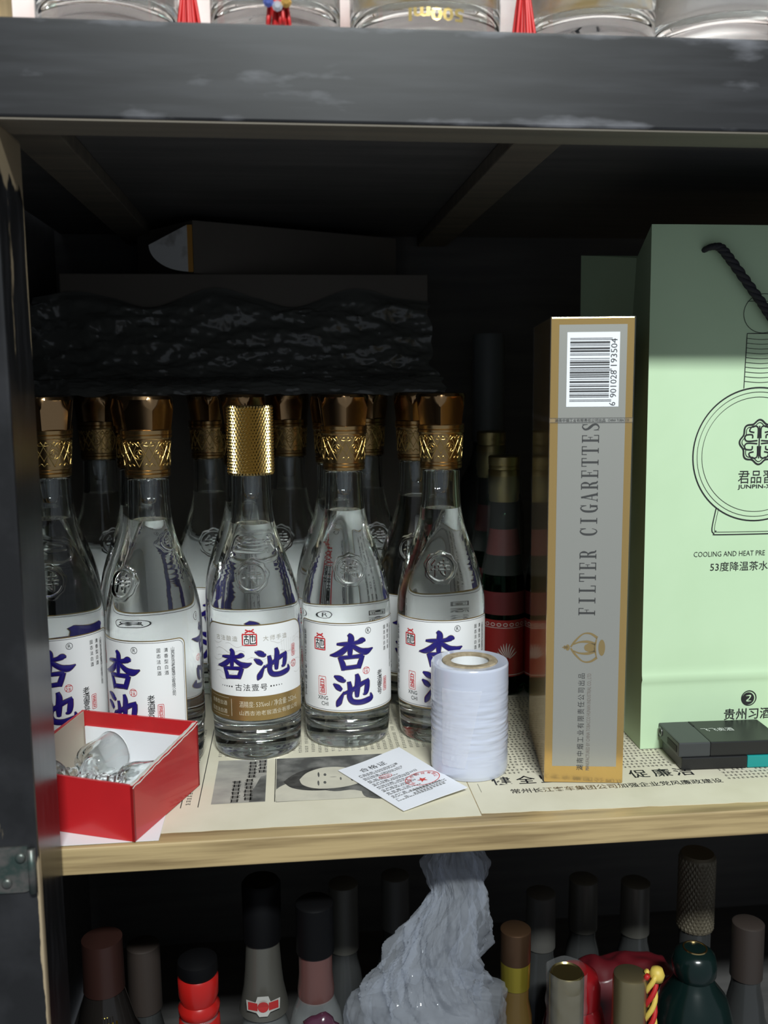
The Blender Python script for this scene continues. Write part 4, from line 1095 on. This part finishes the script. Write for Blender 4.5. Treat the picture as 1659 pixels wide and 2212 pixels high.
MB().lathe([(0, 0), (3.2, 0.05), (3.4, 0.4), (3.4, 12), (3.0, 14.5), (1.7, 17), (1.35, 18.5), (1.35, 19)], 40, close_top=True).build('body', mat('dusty dark glass', (0.03, 0.035, 0.035), 0.3), tb, smooth=True)
MB().lathe([(1.35, 19), (1.45, 19.1), (1.45, 28.4), (1.35, 28.7), (0, 28.7)], 40).build('capsule', mat('dull grey capsule', (0.13, 0.14, 0.14), 0.5), tb, angle=40)

def crumple(p, octaves=3):
    """faceted crumple height from cell distances"""
    h = 0; a = 1.0
    for k in range(octaves):
        d, _ = noise.voronoi(p)
        h += a*d[0]; p = p*2.15+Vector((3.7, 1.3, 5.1)); a *= 0.45
    return h
# ================================================================= CARTONS AND BLACK PLASTIC AT THE BACK
BROWN = mat('dark brown cardboard', (0.16, 0.14, 0.118), 0.7, vary=((0.1, 0.1, 0.1), (0.135, 0.118, 0.10), 0.4, 0.7, 3))
lc = thing('storage_carton', 'large dark cardboard carton at the back that the plastic sheet hangs from', 'carton', (-33.5, 27.4, 0.04))
MB().box(0, 30.5, 0, 11.5, 0, 33.5).build('carton_body', BROWN, lc, bevel=0.1)
MB().box(-0.02, 30.52, 5.5, 6.1, 33.5, 33.53).build('tape', mat('packing tape', (0.10, 0.08, 0.05), 0.3), lc)
wb = thing('bounce_panel', 'added white reflector panel standing upright behind the back row of bottles', 'box', (-33.6, 26.35, 0.04))  # white panel added to brighten the bottle bodies, seen only through the glass
MB().box(0, 29.6, 0, 0.9, 0, 10.5).build('box_body', mat('bounce panel white', (0.86, 0.87, 0.86), 0.5), wb, bevel=0.08)
MB().box(0.1, 29.5, 0.3, 0.6, 10.5, 10.56).build('panel_top_strip', mat('bounce panel white', (0, 0, 0)), wb)
uc = thing('cardboard_box', 'dark brown cardboard box wedged under the boards, corner forward, with torn white flap', 'box', (-22.6, 27.6, 33.6), 0.0)
def upper_box():
    a = Vector((-0.62, 0.78)).normalized(); b = Vector((0.90, 0.44)).normalized()
    b = Vector((a.y, -a.x)) if False else b
    L1, L2, H = 9.0, 20.0, 4.3
    c0 = Vector((0, 0)); c1 = c0+a*L1; c2 = c1+b*L2; c3 = c0+b*L2
    m = MB(); P = [c0, c3, c2, c1]
    m.add([(p.x, p.y, z) for z in (0, H) for p in P], [(3, 2, 1, 0), (4, 5, 6, 7), (0, 1, 5, 4), (1, 2, 6, 5), (2, 3, 7, 6), (3, 0, 4, 7)])
    m.build('box_body', BROWN, uc, bevel=0.06)
    # torn flap: white inner paper fan with an orange strip along the corner
    n = Vector((-a.y, a.x))
    if n.y > 0: n = -n
    fa = Vector((-0.97, 0.10)); n = Vector((-0.10, -0.97))
    f = lambda s, z, h=0: (c0.x+fa.x*s+n.x*(0.12+h), c0.y+fa.y*s+n.y*(0.12+h), z)
    pts = [(0.45, 0.12)]+[(0.45+3.3*math.sin(k*PI/2/10), 2.3-2.15*math.cos(k*PI/2/10)) for k in range(1, 11)]+[(0.45, 3.9)]
    m = MB(); n_ = len(pts)
    m.add([f(*q) for q in pts]+[f(q[0], q[1], 0.05) for q in pts], [tuple(range(n_))[::-1], tuple(range(n_, 2*n_))]+[(i, (i+1) % n_, (i+1) % n_+n_, i+n_) for i in range(n_)])
    fl = m.build('torn_flap', mat('white torn card', (0.75, 0.75, 0.74), 0.7, vary=((0.5, 0.5, 0.5), (0.45, 0.44, 0.42), 0.5, 0.6, 3)), uc)
    m = MB(); m.add([f(*q) for q in ((0.02, 0.1), (0.45, 0.1), (0.45, 3.9), (0.02, 3.9))]+[f(q[0], q[1], 0.05) for q in ((0.02, 0.1), (0.45, 0.1), (0.45, 3.9), (0.02, 3.9))], [(3, 2, 1, 0), (4, 5, 6, 7), (0, 1, 5, 4), (1, 2, 6, 5), (2, 3, 7, 6), (3, 0, 4, 7)])
    m.build('orange_strip', mat('orange card', (0.62, 0.30, 0.05), 0.5), fl)
upper_box()
def drape():
    path = spline([(27.15, 31.6), (27.0, 30.2), (26.4, 28.0), (25.6, 26.0), (24.4, 24.7), (22.8, 24.25), (21.0, 24.3), (19.6, 24.2), (18.9, 23.7), (18.6, 23.1)], 14)
    nu = 320; m = MB(); V = []; nv = len(path)
    for j, (y, z) in enumerate(path):
        for i in range(nu+1):
            u = i/nu; x = -35.6+32.6*u+0.8*noise.noise(Vector((j*0.1, 4, 0)))*u
            p = Vector((x*0.30+z*0.16, y*0.60+z*0.12, z*0.75-x*0.06))
            a = crumple(p, 5)*0.8+0.7*abs(noise.noise(Vector((x*0.12, z*0.2, 4))))
            k = 0.9*sstep(0, 0.12, j/nv)
            V.append((x, y-a*k*(0.85 if z > 24.6 else 0.25), z+a*k*(0.35 if z > 24.6 else 0.6)-(0.5*noise.noise(Vector((x*0.5, 9, 0))) if j > nv-6 else 0)*(j-nv+6)/6+(1.5*noise.noise(Vector((x*0.17, 3, 0)))*max(0, 1-j/16))))
    m.add(V, [(j*(nu+1)+i, j*(nu+1)+i+1, (j+1)*(nu+1)+i+1, (j+1)*(nu+1)+i) for j in range(nv-1) for i in range(nu)])
    o = m.build('plastic_sheet', film('crumpled dark plastic film', (0.42, 0.43, 0.42), 0.62, 0.2, (0.19, 0.195, 0.18), 1.0), angle=50)
    tag(o, 'crumpled dark plastic sheet draped over the back row bottle caps', 'plastic sheet')
drape()

# ================================================================= LOWER SHELF
LZ = -34.0
def lathe_bottle(name, label, loc, parts, group='bottles on the lower shelf', cat='bottle', seg=40):
    """parts: (part name, profile r/z above the board, material)"""
    t = thing(name, label, cat, (loc[0], loc[1], LZ+0.02), 0, group)
    out = {}
    for nm, prof, mt in parts: out[nm] = MB().lathe(prof, seg).build(nm, mt, t, angle=45)
    return t, out
CLR = mat('dusty clear glass', (0.30, 0.31, 0.31), 0.12, spec=0.8, alpha=1.0)
CLR2 = film('thin clear glass', (0.86, 0.88, 0.87), 0.28, 0.05, (0.35, 0.36, 0.36), 1.0)
BLK = mat('matt black cap', (0.003, 0.003, 0.0035), 0.5, spec=0.12)
def bprof(R, zs, rn, zn): return [(0, 0), (R-0.2, 0), (R, 0.3), (R, zs), (R*0.93, zs+1.0), (R*0.7, zs+2.3), (rn*1.25, zs+3.6), (rn, zs+4.8), (rn, zn)]
# red capped bottle
t, q = lathe_bottle('red_capped_bottle', 'clear bottle with bright red cap and black top at lower left', (-21.4, 1.0),
    [('glass_body', bprof(2.15, 14.3, 1.15, 20.2), CLR2),
     ('red_cap', [(1.15, 18.4), (1.28, 18.4), (1.25, 19.5), (1.05, 19.7), (1.25, 19.9), (1.28, 20.3), (1.06, 20.6), (1.22, 21.1), (1.24, 22.2), (1.1, 22.4)], mat('glossy red plastic', (0.36, 0.010, 0.008), 0.25)),
     ('black_top', [(0.5, 22.3), (1.1, 22.35), (1.25, 22.6), (1.2, 23.3), (0.7, 23.6), (0, 23.65)], BLK)])
# badge bottle
t, q = lathe_bottle('badge_bottle', 'clear bottle with red and gold shield badge on its silver collar', (-17.5, 3.6),
    [('glass_body', bprof(1.85, 15.2, 1.15, 21.0), CLR2),
     ('silver_collar', [(1.62, 18.0), (1.3, 19.6), (1.2, 20.6), (1.12, 21.8), (1.05, 22.9)], mat('pewter sleeve', (0.12, 0.115, 0.10), 0.35, metal=0.5)),
     ('black_cap', [(1.0, 22.75), (1.22, 22.8), (1.25, 26.6), (1.1, 26.8), (0, 26.8)], BLK)])
bd = MB(); W_ = lambda x, z, h: (x, -math.sqrt(max(0.1, 1.75**2-x*x))-0.10-h, z)
shp = [(-1.25, 16.95), (-0.55, 16.9), (-0.4, 17.35), (0.4, 17.35), (0.55, 16.9), (1.25, 16.95), (1.2, 16.1), (0.5, 16.05), (0.3, 15.75), (-0.3, 15.75), (-0.5, 16.05), (-1.2, 16.1)]
shp = [(x*0.86, z*0.86+5.0) for x, z in shp]
flat(bd, (shp, [tuple(range(12))[::-1]]), W_); b_o = bd.build('badge', mat('silver badge', (0.62, 0.60, 0.55), 0.35, metal=0.5), t)
bd = MB()
for x0, x1 in ((-0.96, -0.36), (0.36, 0.96)): flat(bd, ([(x0, 18.95), (x1, 18.95), (x1, 19.48), (x0, 19.48)], [(3, 2, 1, 0)]), lambda x, z, h: W_(x, z, 0.02))
flat(bd, (circle2d(0, 19.22, 0.36, 16), [tuple(range(16))[::-1]]), lambda x, z, h: W_(x, z, 0.02)); bd.build('badge_panel', mat('badge red', (0.35, 0.02, 0.02), 0.4), b_o)
# purple seal bottle
t, q = lathe_bottle('sealed_bottle', 'round clear bottle with brown neck and dark purple wax seal', (-14.15, 1.2),
    [('glass_body', [(0, 0), (1.5, 0), (1.8, 0.4), (1.8, 16.8), (1.75, 18.0), (1.5, 19.2), (1.15, 20.1), (1.05, 21.0)], CLR2),
     ('brown_neck', [(1.12, 20.2), (1.16, 20.7), (1.05, 21.8), (1.05, 23.4)], mat('brown shrink wrap', (0.10, 0.045, 0.04), 0.3)),
     ('black_cap', [(1.0, 23.2), (1.18, 23.25), (1.18, 26.4), (1.0, 26.55), (0, 26.6)], BLK)])
MB().lathe([(0, 0), (0.9, 0.02), (1.12, 0.2), (1.0, 0.5), (0.5, 0.75), (0, 0.8)], 24, rfun=lambda r, z, a: r*(1+0.08*math.sin(5*a)+0.05*math.sin(11*a))).tf(lambda p: (p.x+0.2, -1.55-p.z, 19.1+p.y)).build('wax_seal', mat('purple wax', (0.06, 0.018, 0.035), 0.18), t, smooth=True)
# dark bottle with gold lines
t, q = lathe_bottle('dark_bottle', 'dark brown bottle with gold fringe lines beside the post at bottom left', (-27.6, 3.5),
    [('glass_body', bprof(2.6, 15.4, 1.2, 21.5), mat('near black glass', (0.012, 0.010, 0.009), 0.12)), ('neck_wrap', [(1.3, 20.2), (1.28, 20.6), (1.26, 23.6), (0, 23.7)], mat('dark copper wrap', (0.035, 0.014, 0.011), 0.4, metal=0.3))])
m = MB()
for k in range(9):
    a = -0.5+k*0.13; m.tube([(1.95*math.sin(a), -1.95*math.cos(a), 19.0), (2.55*math.sin(a), -2.55*math.cos(a), 17.2)], 0.05, 5)
m.build('gold_fringe', mat('bright brass', (0.7, 0.55, 0.08), 0.2, metal=1.0), t)
# amber miniature, gold caps, red jar
lathe_bottle('amber_bottle', 'slim amber bottle with yellow band just right of the plastic bag', (-0.75, 3.6),
    [('glass_body', bprof(1.7, 12.5, 0.92, 20.0), mat('amber glass', (0.09, 0.055, 0.015), 0.12)), ('yellow_band', [(0.98, 18.2), (1.0, 20.0), (0.98, 20.1)], mat('yellow foil', (0.30, 0.24, 0.03), 0.25, metal=0.7)), ('cap', [(1.0, 20.0), (1.02, 20.1), (1.02, 22.2), (0.9, 22.3), (0, 22.3)], mat('copper cap', (0.10, 0.055, 0.03), 0.35, metal=0.7))])
GC = mat('champagne gold cap', (0.30, 0.24, 0.10), 0.25, metal=0.95)
t, q = lathe_bottle('gold_capped_bottle', 'gold capped bottle loosely wrapped in clear film at bottom right', (1.8, 0.4),
    [('glass_body', bprof(2.2, 11.5, 1.0, 17.0), CLR2), ('gold_cap', [(0.98, 16.9), (1.1, 17.0), (1.1, 20.9), (0.98, 21.1), (0.9, 21.0), (0, 21.0)], GC)])
sl = MB(); V = []
for j in range(31):
    for i in range(40):
        a = 2*PI*i/40; z = 13+8.3*j/30; r = 1.22+max(0, 17-z)*0.27+0.22*abs(noise.noise(Vector((math.sin(a)*1.6, math.cos(a)*1.6, z*0.9)))); V.append((r*math.sin(a), -r*math.cos(a), z))
sl.add(V, [(j*40+i, j*40+(i+1) % 40, (j+1)*40+(i+1) % 40, (j+1)*40+i) for j in range(30) for i in range(40)])
sl.build('film_wrap', film('crinkled clear film', (0.97, 0.97, 0.97), 0.13, 0.08, (0.5, 0.5, 0.5), 1.0), t, angle=20)
lathe_bottle('gold_capped_bottle', 'bottle with plain dull gold cap beside the twisted tassel', (6.05, 0.5),
    [('glass_body', bprof(2.1, 11.0, 1.05, 16.6), mat('dark neck glass', (0.03, 0.03, 0.03), 0.15)), ('gold_cap', [(1.0, 16.4), (1.12, 16.5), (1.12, 20.2), (1.06, 20.5), (0.9, 20.6), (0, 20.6)], mat('dull champagne cap', (0.36, 0.30, 0.17), 0.35, metal=0.9))])
lathe_bottle('red_jar', 'glossy red jar with domed lid between two gold caps', (4.0, 5.4),
    [('body', [(0, 0), (1.7, 0), (2.2, 0.4), (2.4, 6), (2.4, 12.5), (1.9, 14.8), (1.4, 15.5)], mat('red lacquer', (0.22, 0.006, 0.009), 0.2)), ('lid', [(1.4, 15.4), (1.75, 15.5), (1.75, 16.6), (1.5, 17.4), (0.8, 17.9), (0, 18.0)], mat('red lacquer', (0.3, 0.01, 0.012)))], cat='jar')
lathe_bottle('green_jar', 'large dark green jug bottle with thin gold ring on its top', (11.7, 3.4),
    [('body', [(0, 0), (2.6, 0), (3.0, 0.4), (3.0, 11), (2.85, 14.5), (2.2, 16.6), (1.5, 17.5), (1.25, 18.0)], mat('bottle green glaze', (0.003, 0.011, 0.010), 0.2)), ('stopper', [(1.2, 17.9), (1.45, 18.3), (1.5, 19.0), (1.3, 19.7), (0.9, 20.0), (0.72, 20.05), (0, 20.0)], mat('bottle green glaze', (0, 0, 0))),
     ('gold_ring', [(0.70, 20.03), (0.72, 20.10), (0.80, 20.10), (0.82, 20.02)], mat('thin gold ring', (0.62, 0.45, 0.2), 0.25, metal=1.0))])
# twisted tassel
tt = thing('tassel', 'red and yellow twisted cord tassel hanging beside the dull gold cap', 'tassel', (8.0, 0.0, LZ+0.02))
for k, mt in ((0, mat('yellow cord', (0.62, 0.45, 0.08), 0.5)), (1, mat('red cord', (0.42, 0.012, 0.012), 0.5)), (2, mat('yellow cord', (0, 0, 0))), (3, mat('red cord', (0, 0, 0)))):
    MB().tube([(0.35*math.cos(i*0.42+k*PI/2)-0.6*(i/80)+0.3*math.sin(i*0.07), 0.35*math.sin(i*0.42+k*PI/2), 0.2+20.6*i/80) for i in range(81)], 0.17, 7).build('cord_strand', mt, tt, smooth=True)
MB().lathe([(0, 20.3), (0.4, 20.3), (0.5, 20.7), (0.35, 21.1), (0, 21.2)], 16).tf(lambda p: (p.x-0.6+0.2, p.y, p.z)).build('knot', mat('yellow cord', (0, 0, 0)), tt, smooth=True)
# dim bottles further back
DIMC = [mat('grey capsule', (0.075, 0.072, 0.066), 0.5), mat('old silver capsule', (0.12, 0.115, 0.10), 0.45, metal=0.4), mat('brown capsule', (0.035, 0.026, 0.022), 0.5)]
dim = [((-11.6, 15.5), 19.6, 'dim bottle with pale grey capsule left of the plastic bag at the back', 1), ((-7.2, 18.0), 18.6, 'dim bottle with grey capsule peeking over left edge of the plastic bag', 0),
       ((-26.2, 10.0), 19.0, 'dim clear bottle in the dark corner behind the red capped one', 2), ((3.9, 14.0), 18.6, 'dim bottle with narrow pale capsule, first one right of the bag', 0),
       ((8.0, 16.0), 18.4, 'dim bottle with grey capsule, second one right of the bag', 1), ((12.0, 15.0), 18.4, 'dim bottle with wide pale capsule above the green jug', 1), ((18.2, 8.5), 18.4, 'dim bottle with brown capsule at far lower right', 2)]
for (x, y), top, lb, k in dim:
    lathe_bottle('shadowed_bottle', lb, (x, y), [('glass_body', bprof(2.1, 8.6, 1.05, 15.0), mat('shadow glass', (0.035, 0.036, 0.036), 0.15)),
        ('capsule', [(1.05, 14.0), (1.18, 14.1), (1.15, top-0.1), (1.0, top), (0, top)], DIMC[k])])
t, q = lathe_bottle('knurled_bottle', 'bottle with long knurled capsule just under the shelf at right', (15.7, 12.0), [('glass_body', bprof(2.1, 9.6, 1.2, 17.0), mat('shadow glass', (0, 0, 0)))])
m = MB().lathe([(1.2, 16), (1.34, 16.1), (1.34, 22.0), (1.2, 22.2), (0, 22.2)], 40)
for i in range(20):
    for k in range(26):
        a = 2*PI*(k+0.5*(i % 2))/26; da = PI/26; zc = 16.3+i*0.285
        qf = lambda an, z, rr: (rr*math.sin(an), -rr*math.cos(an), z)
        m.add([qf(a-da, zc, 1.34), qf(a, zc-.26, 1.34), qf(a+da, zc, 1.34), qf(a, zc+.26, 1.34), qf(a, zc, 1.43)], [(0, 1, 4), (1, 2, 4), (2, 3, 4), (3, 0, 4)])
m.build('knurled_capsule', mat('tan capsule', (0.14, 0.12, 0.085), 0.45, metal=0.4), t)
# red cloth pouch lying over jars behind
m = MB(); V = []
for j in range(25):
    for i in range(33):
        u, v = i/32, j/24; x = 4.9+8.6*u; y = 7.4+4.0*v
        e = math.sin(PI*u)**0.5*math.sin(PI*v)**0.5
        V.append((x, y, LZ+0.05+(14.0+1.6*e+0.5*noise.noise(Vector((x*0.8, y*0.8, 2))))*sstep(0, 0.12, min(v, 1-v, u, 1-u)+0.001)))
m.add(V, [(j*33+i, j*33+i+1, (j+1)*33+i+1, (j+1)*33+i) for j in range(24) for i in range(32)])
rp = m.build('red_pouch', mat('dark red satin', (0.09, 0.006, 0.010), 0.35, spec=0.6), smooth=True)
tag(rp, 'dark red satin wrapped parcel behind the gold caps on lower shelf', 'parcel')

def plastic_bag():
    t = thing('plastic_bag', 'crumpled clear plastic bag bunched over a bottle on the lower shelf', 'plastic bag', (0, 0, 0))
    tab = [(-34.0, -11.4, -2.4), (-30, -11.8, -2.2), (-20, -12.0, -2.0), (-14.4, -12.3, -1.8), (-12.6, -11.6, -2.4), (-11, -10.8, -2.55), (-9.8, -9.9, -2.6), (-8.8, -9.0, -2.65), (-7.8, -8.1, -2.7), (-7.0, -7.5, -2.8), (-6.0, -7.6, -2.8), (-5.0, -7.8, -3.0), (-4.4, -7.2, -3.6), (-4.0, -6.4, -4.4)]
    PBM = film('milky plastic bag', (0.97, 0.98, 1.0), 0.20, 0.08, (0.45, 0.47, 0.51), 1.0, bump=((0.6, 0.6, 0.22), 0.5, 0.3))
    def layer(seed, sc, yc, f):
        m = MB(); nu, nv = 200, 200; V = []
        for j in range(nv+1):
            z = -34+30.0*(j/nv)**0.6
            i = next((k for k in range(len(tab)-1) if tab[k][0] <= z <= tab[k+1][0]), len(tab)-2)
            q = (z-tab[i][0])/(tab[i+1][0]-tab[i][0]); xl = tab[i][1]+(tab[i+1][1]-tab[i][1])*q; xr = tab[i][2]+(tab[i+1][2]-tab[i][2])*q
            cx, hx = (xl+xr)/2, (xr-xl)/2*sc; hy = hx*0.55+0.3
            for k in range(nu):
                a = 2*PI*k/nu
                tw = a+0.16*z
                p = Vector((math.cos(tw)*1.5, math.sin(tw)*1.5, z*0.17+seed))
                d = crumple(p*1.15, 5)
                g = 1.08-f*(d-0.25)*(0.52 if z > -14 else 0.16)
                V.append((cx+hx*g*math.cos(a), yc+hy*g*math.sin(a), z+(0.4*noise.noise(Vector((k*0.15, seed, 0))) if j > nv-8 else 0)))
        m.add(V, [(j*nu+i, j*nu+(i+1) % nu, (j+1)*nu+(i+1) % nu, (j+1)*nu+i) for j in range(nv) for i in range(nu)])
        m.f.append(tuple(nv*nu+i for i in range(nu)))
        return m
    layer(1.7, 1.0, 0.6, 1.0).build('outer_film', PBM, t, angle=30)
    layer(9.1, 0.80, 0.7, 1.3).build('inner_folds', PBM, t, angle=30)
plastic_bag()

# ================================================================= UPPER SHELF
UZ = 39.97
MB().box(-36.6, 46, 6.0, 7.0, UZ, 62).build('upper_back_panel', mat('pale pink wall', (0.85, 0.76, 0.74), 0.6, vary=((0.15, 0.15, 0.15), (0.60, 0.42, 0.38), 0.45, 0.65, 3)), CAB)
def gift_bottle(label, x, y, R, tint, inner):
    t = thing('gift_bottle', label, 'bottle', (x, y, UZ+0.02), 0, 'heavy glass bottles on the upper shelf')
    prof = [(0, 0.35), (R*0.6, 0.25), (R*0.86, 0.0), (R*0.95, 0.12), (R, 0.6), (R, 9), (R*0.9, 11), (R*0.45, 13), (1.3, 14), (1.3, 16.5), (1.0, 16.5), (1.0, 14), (R*0.4, 12.8), (R*0.82, 10.8), (R*0.90, 9), (R*0.90, 2.0), (R*0.7, 1.55), (0, 1.9)]
    MB().lathe(prof, 56).build('glass_body', GLASS, t, smooth=True)
    MB().lathe([(0, 1.95), (R*0.68, 1.62), (R*0.885, 2.05), (R*0.885, 7.5), (0, 7.5)], 48).build('inner_fill', inner, t, smooth=True)
    MB().lathe([(1.35, 15.2), (1.6, 15.3), (1.6, 18.5), (1.2, 19), (0, 19)], 32).build('cap', mat('red lacquer cap', (0.45, 0.03, 0.03), 0.25), t, angle=40)
    return t
IN1 = mat('grey milky fill', (0.70, 0.64, 0.63), 0.3); IN2 = mat('gold flecked fill', (0.78, 0.55, 0.24), 0.3, vary=((0.4, 0.4, 0.5), (0.85, 0.78, 0.72), 0.42, 0.58, 4)); IN3 = mat('pearl fill', (0.85, 0.76, 0.74), 0.25)
gift_bottle('heavy clear glass bottle base at upper left beside pale wooden post', -23.2, -5.0, 3.3, 0, IN1)
gift_bottle('heavy glass bottle base behind the jewelled red ornament on top shelf', -15.3, -5.3, 3.1, 0, IN3)
g3 = gift_bottle('widest heavy glass bottle base with gold lettering on top shelf', -8.0, -4.9, 3.7, 0, IN2)
gift_bottle('heavy glass bottle base right of the red tassel on top shelf', 0.2, -5.2, 3.2, 0, IN2)
gift_bottle('heavy pale glass bottle base at upper right corner of the picture', 7.0, -5.0, 3.5, 0, IN3)
m = MB(); flat(m, text2d('500ml', w=2.6, h=0.6, bold=0.03, rot=PI), wrap(3.72), 0, 0.95); m.build('gold_lettering', mat('gold leaf lettering', (0.75, 0.55, 0.2), 0.25, metal=0.8), g3)
def tassel(label, x, y, ornament=False):
    t = thing('red_tassel', label, 'tassel', (x, y, UZ+0.02), 0, 'red tassels on the upper shelf')
    RC = mat('red silk cord', (0.55, 0.02, 0.02), 0.45)
    m = MB()
    m.tube(spline([(0, 0, 12), (0.1, 0, 8), (0, 0, 4.6)], 8), 0.22, 8)
    for k in range(4):
        a = k*PI/2; m.tube(spline([(0, 0, 4.6), (0.9*math.cos(a), 0.35*math.sin(a), 4.2), (0.8*math.cos(a+.6), 0.35*math.sin(a+.6), 3.2), (0, 0, 2.9)], 6), 0.24, 8)
    m.build('knot', RC, t, smooth=True)
    m = MB(); rnd = random.Random(int(x*10))
    for k in range(26):
        a = rnd.random()*2*PI; r = rnd.random()*0.4
        m.tube(spline([(r*0.4*math.cos(a), r*0.4*math.sin(a), 3.0), (r*math.cos(a), r*math.sin(a), 1.6), (r*1.6*math.cos(a), r*1.4*math.sin(a), 0.1)], 4), 0.09, 5)
    m.build('tassel_strands', RC, t, smooth=True)
    if ornament:
        for k in range(8):
            a = k*PI/4
            MB().lathe([(0, 0), (0.2, 0.02), (0.24, 0.1), (0.12, 0.22), (0, 0.22)], 8).tf(lambda p: (p.x+0.55*math.cos(a), -0.55-p.z, p.y+1.3+0.55*math.sin(a))).build('rhinestone', mat('rhinestone %d' % (k % 3), [(0.75, 0.75, 0.8), (0.7, 0.4, 0.1), (0.15, 0.2, 0.6)][k % 3], 0.08, metal=0.6), t)
tassel('red tassel between the two leftmost glass bottles of the top shelf', -19.3, -6.6)
tassel('red jewelled ornament with rhinestones in front of a glass bottle', -15.2, -8.75, True)
tassel('red tassel hanging right of the widest glass bottle on top shelf', -3.6, -7.0)
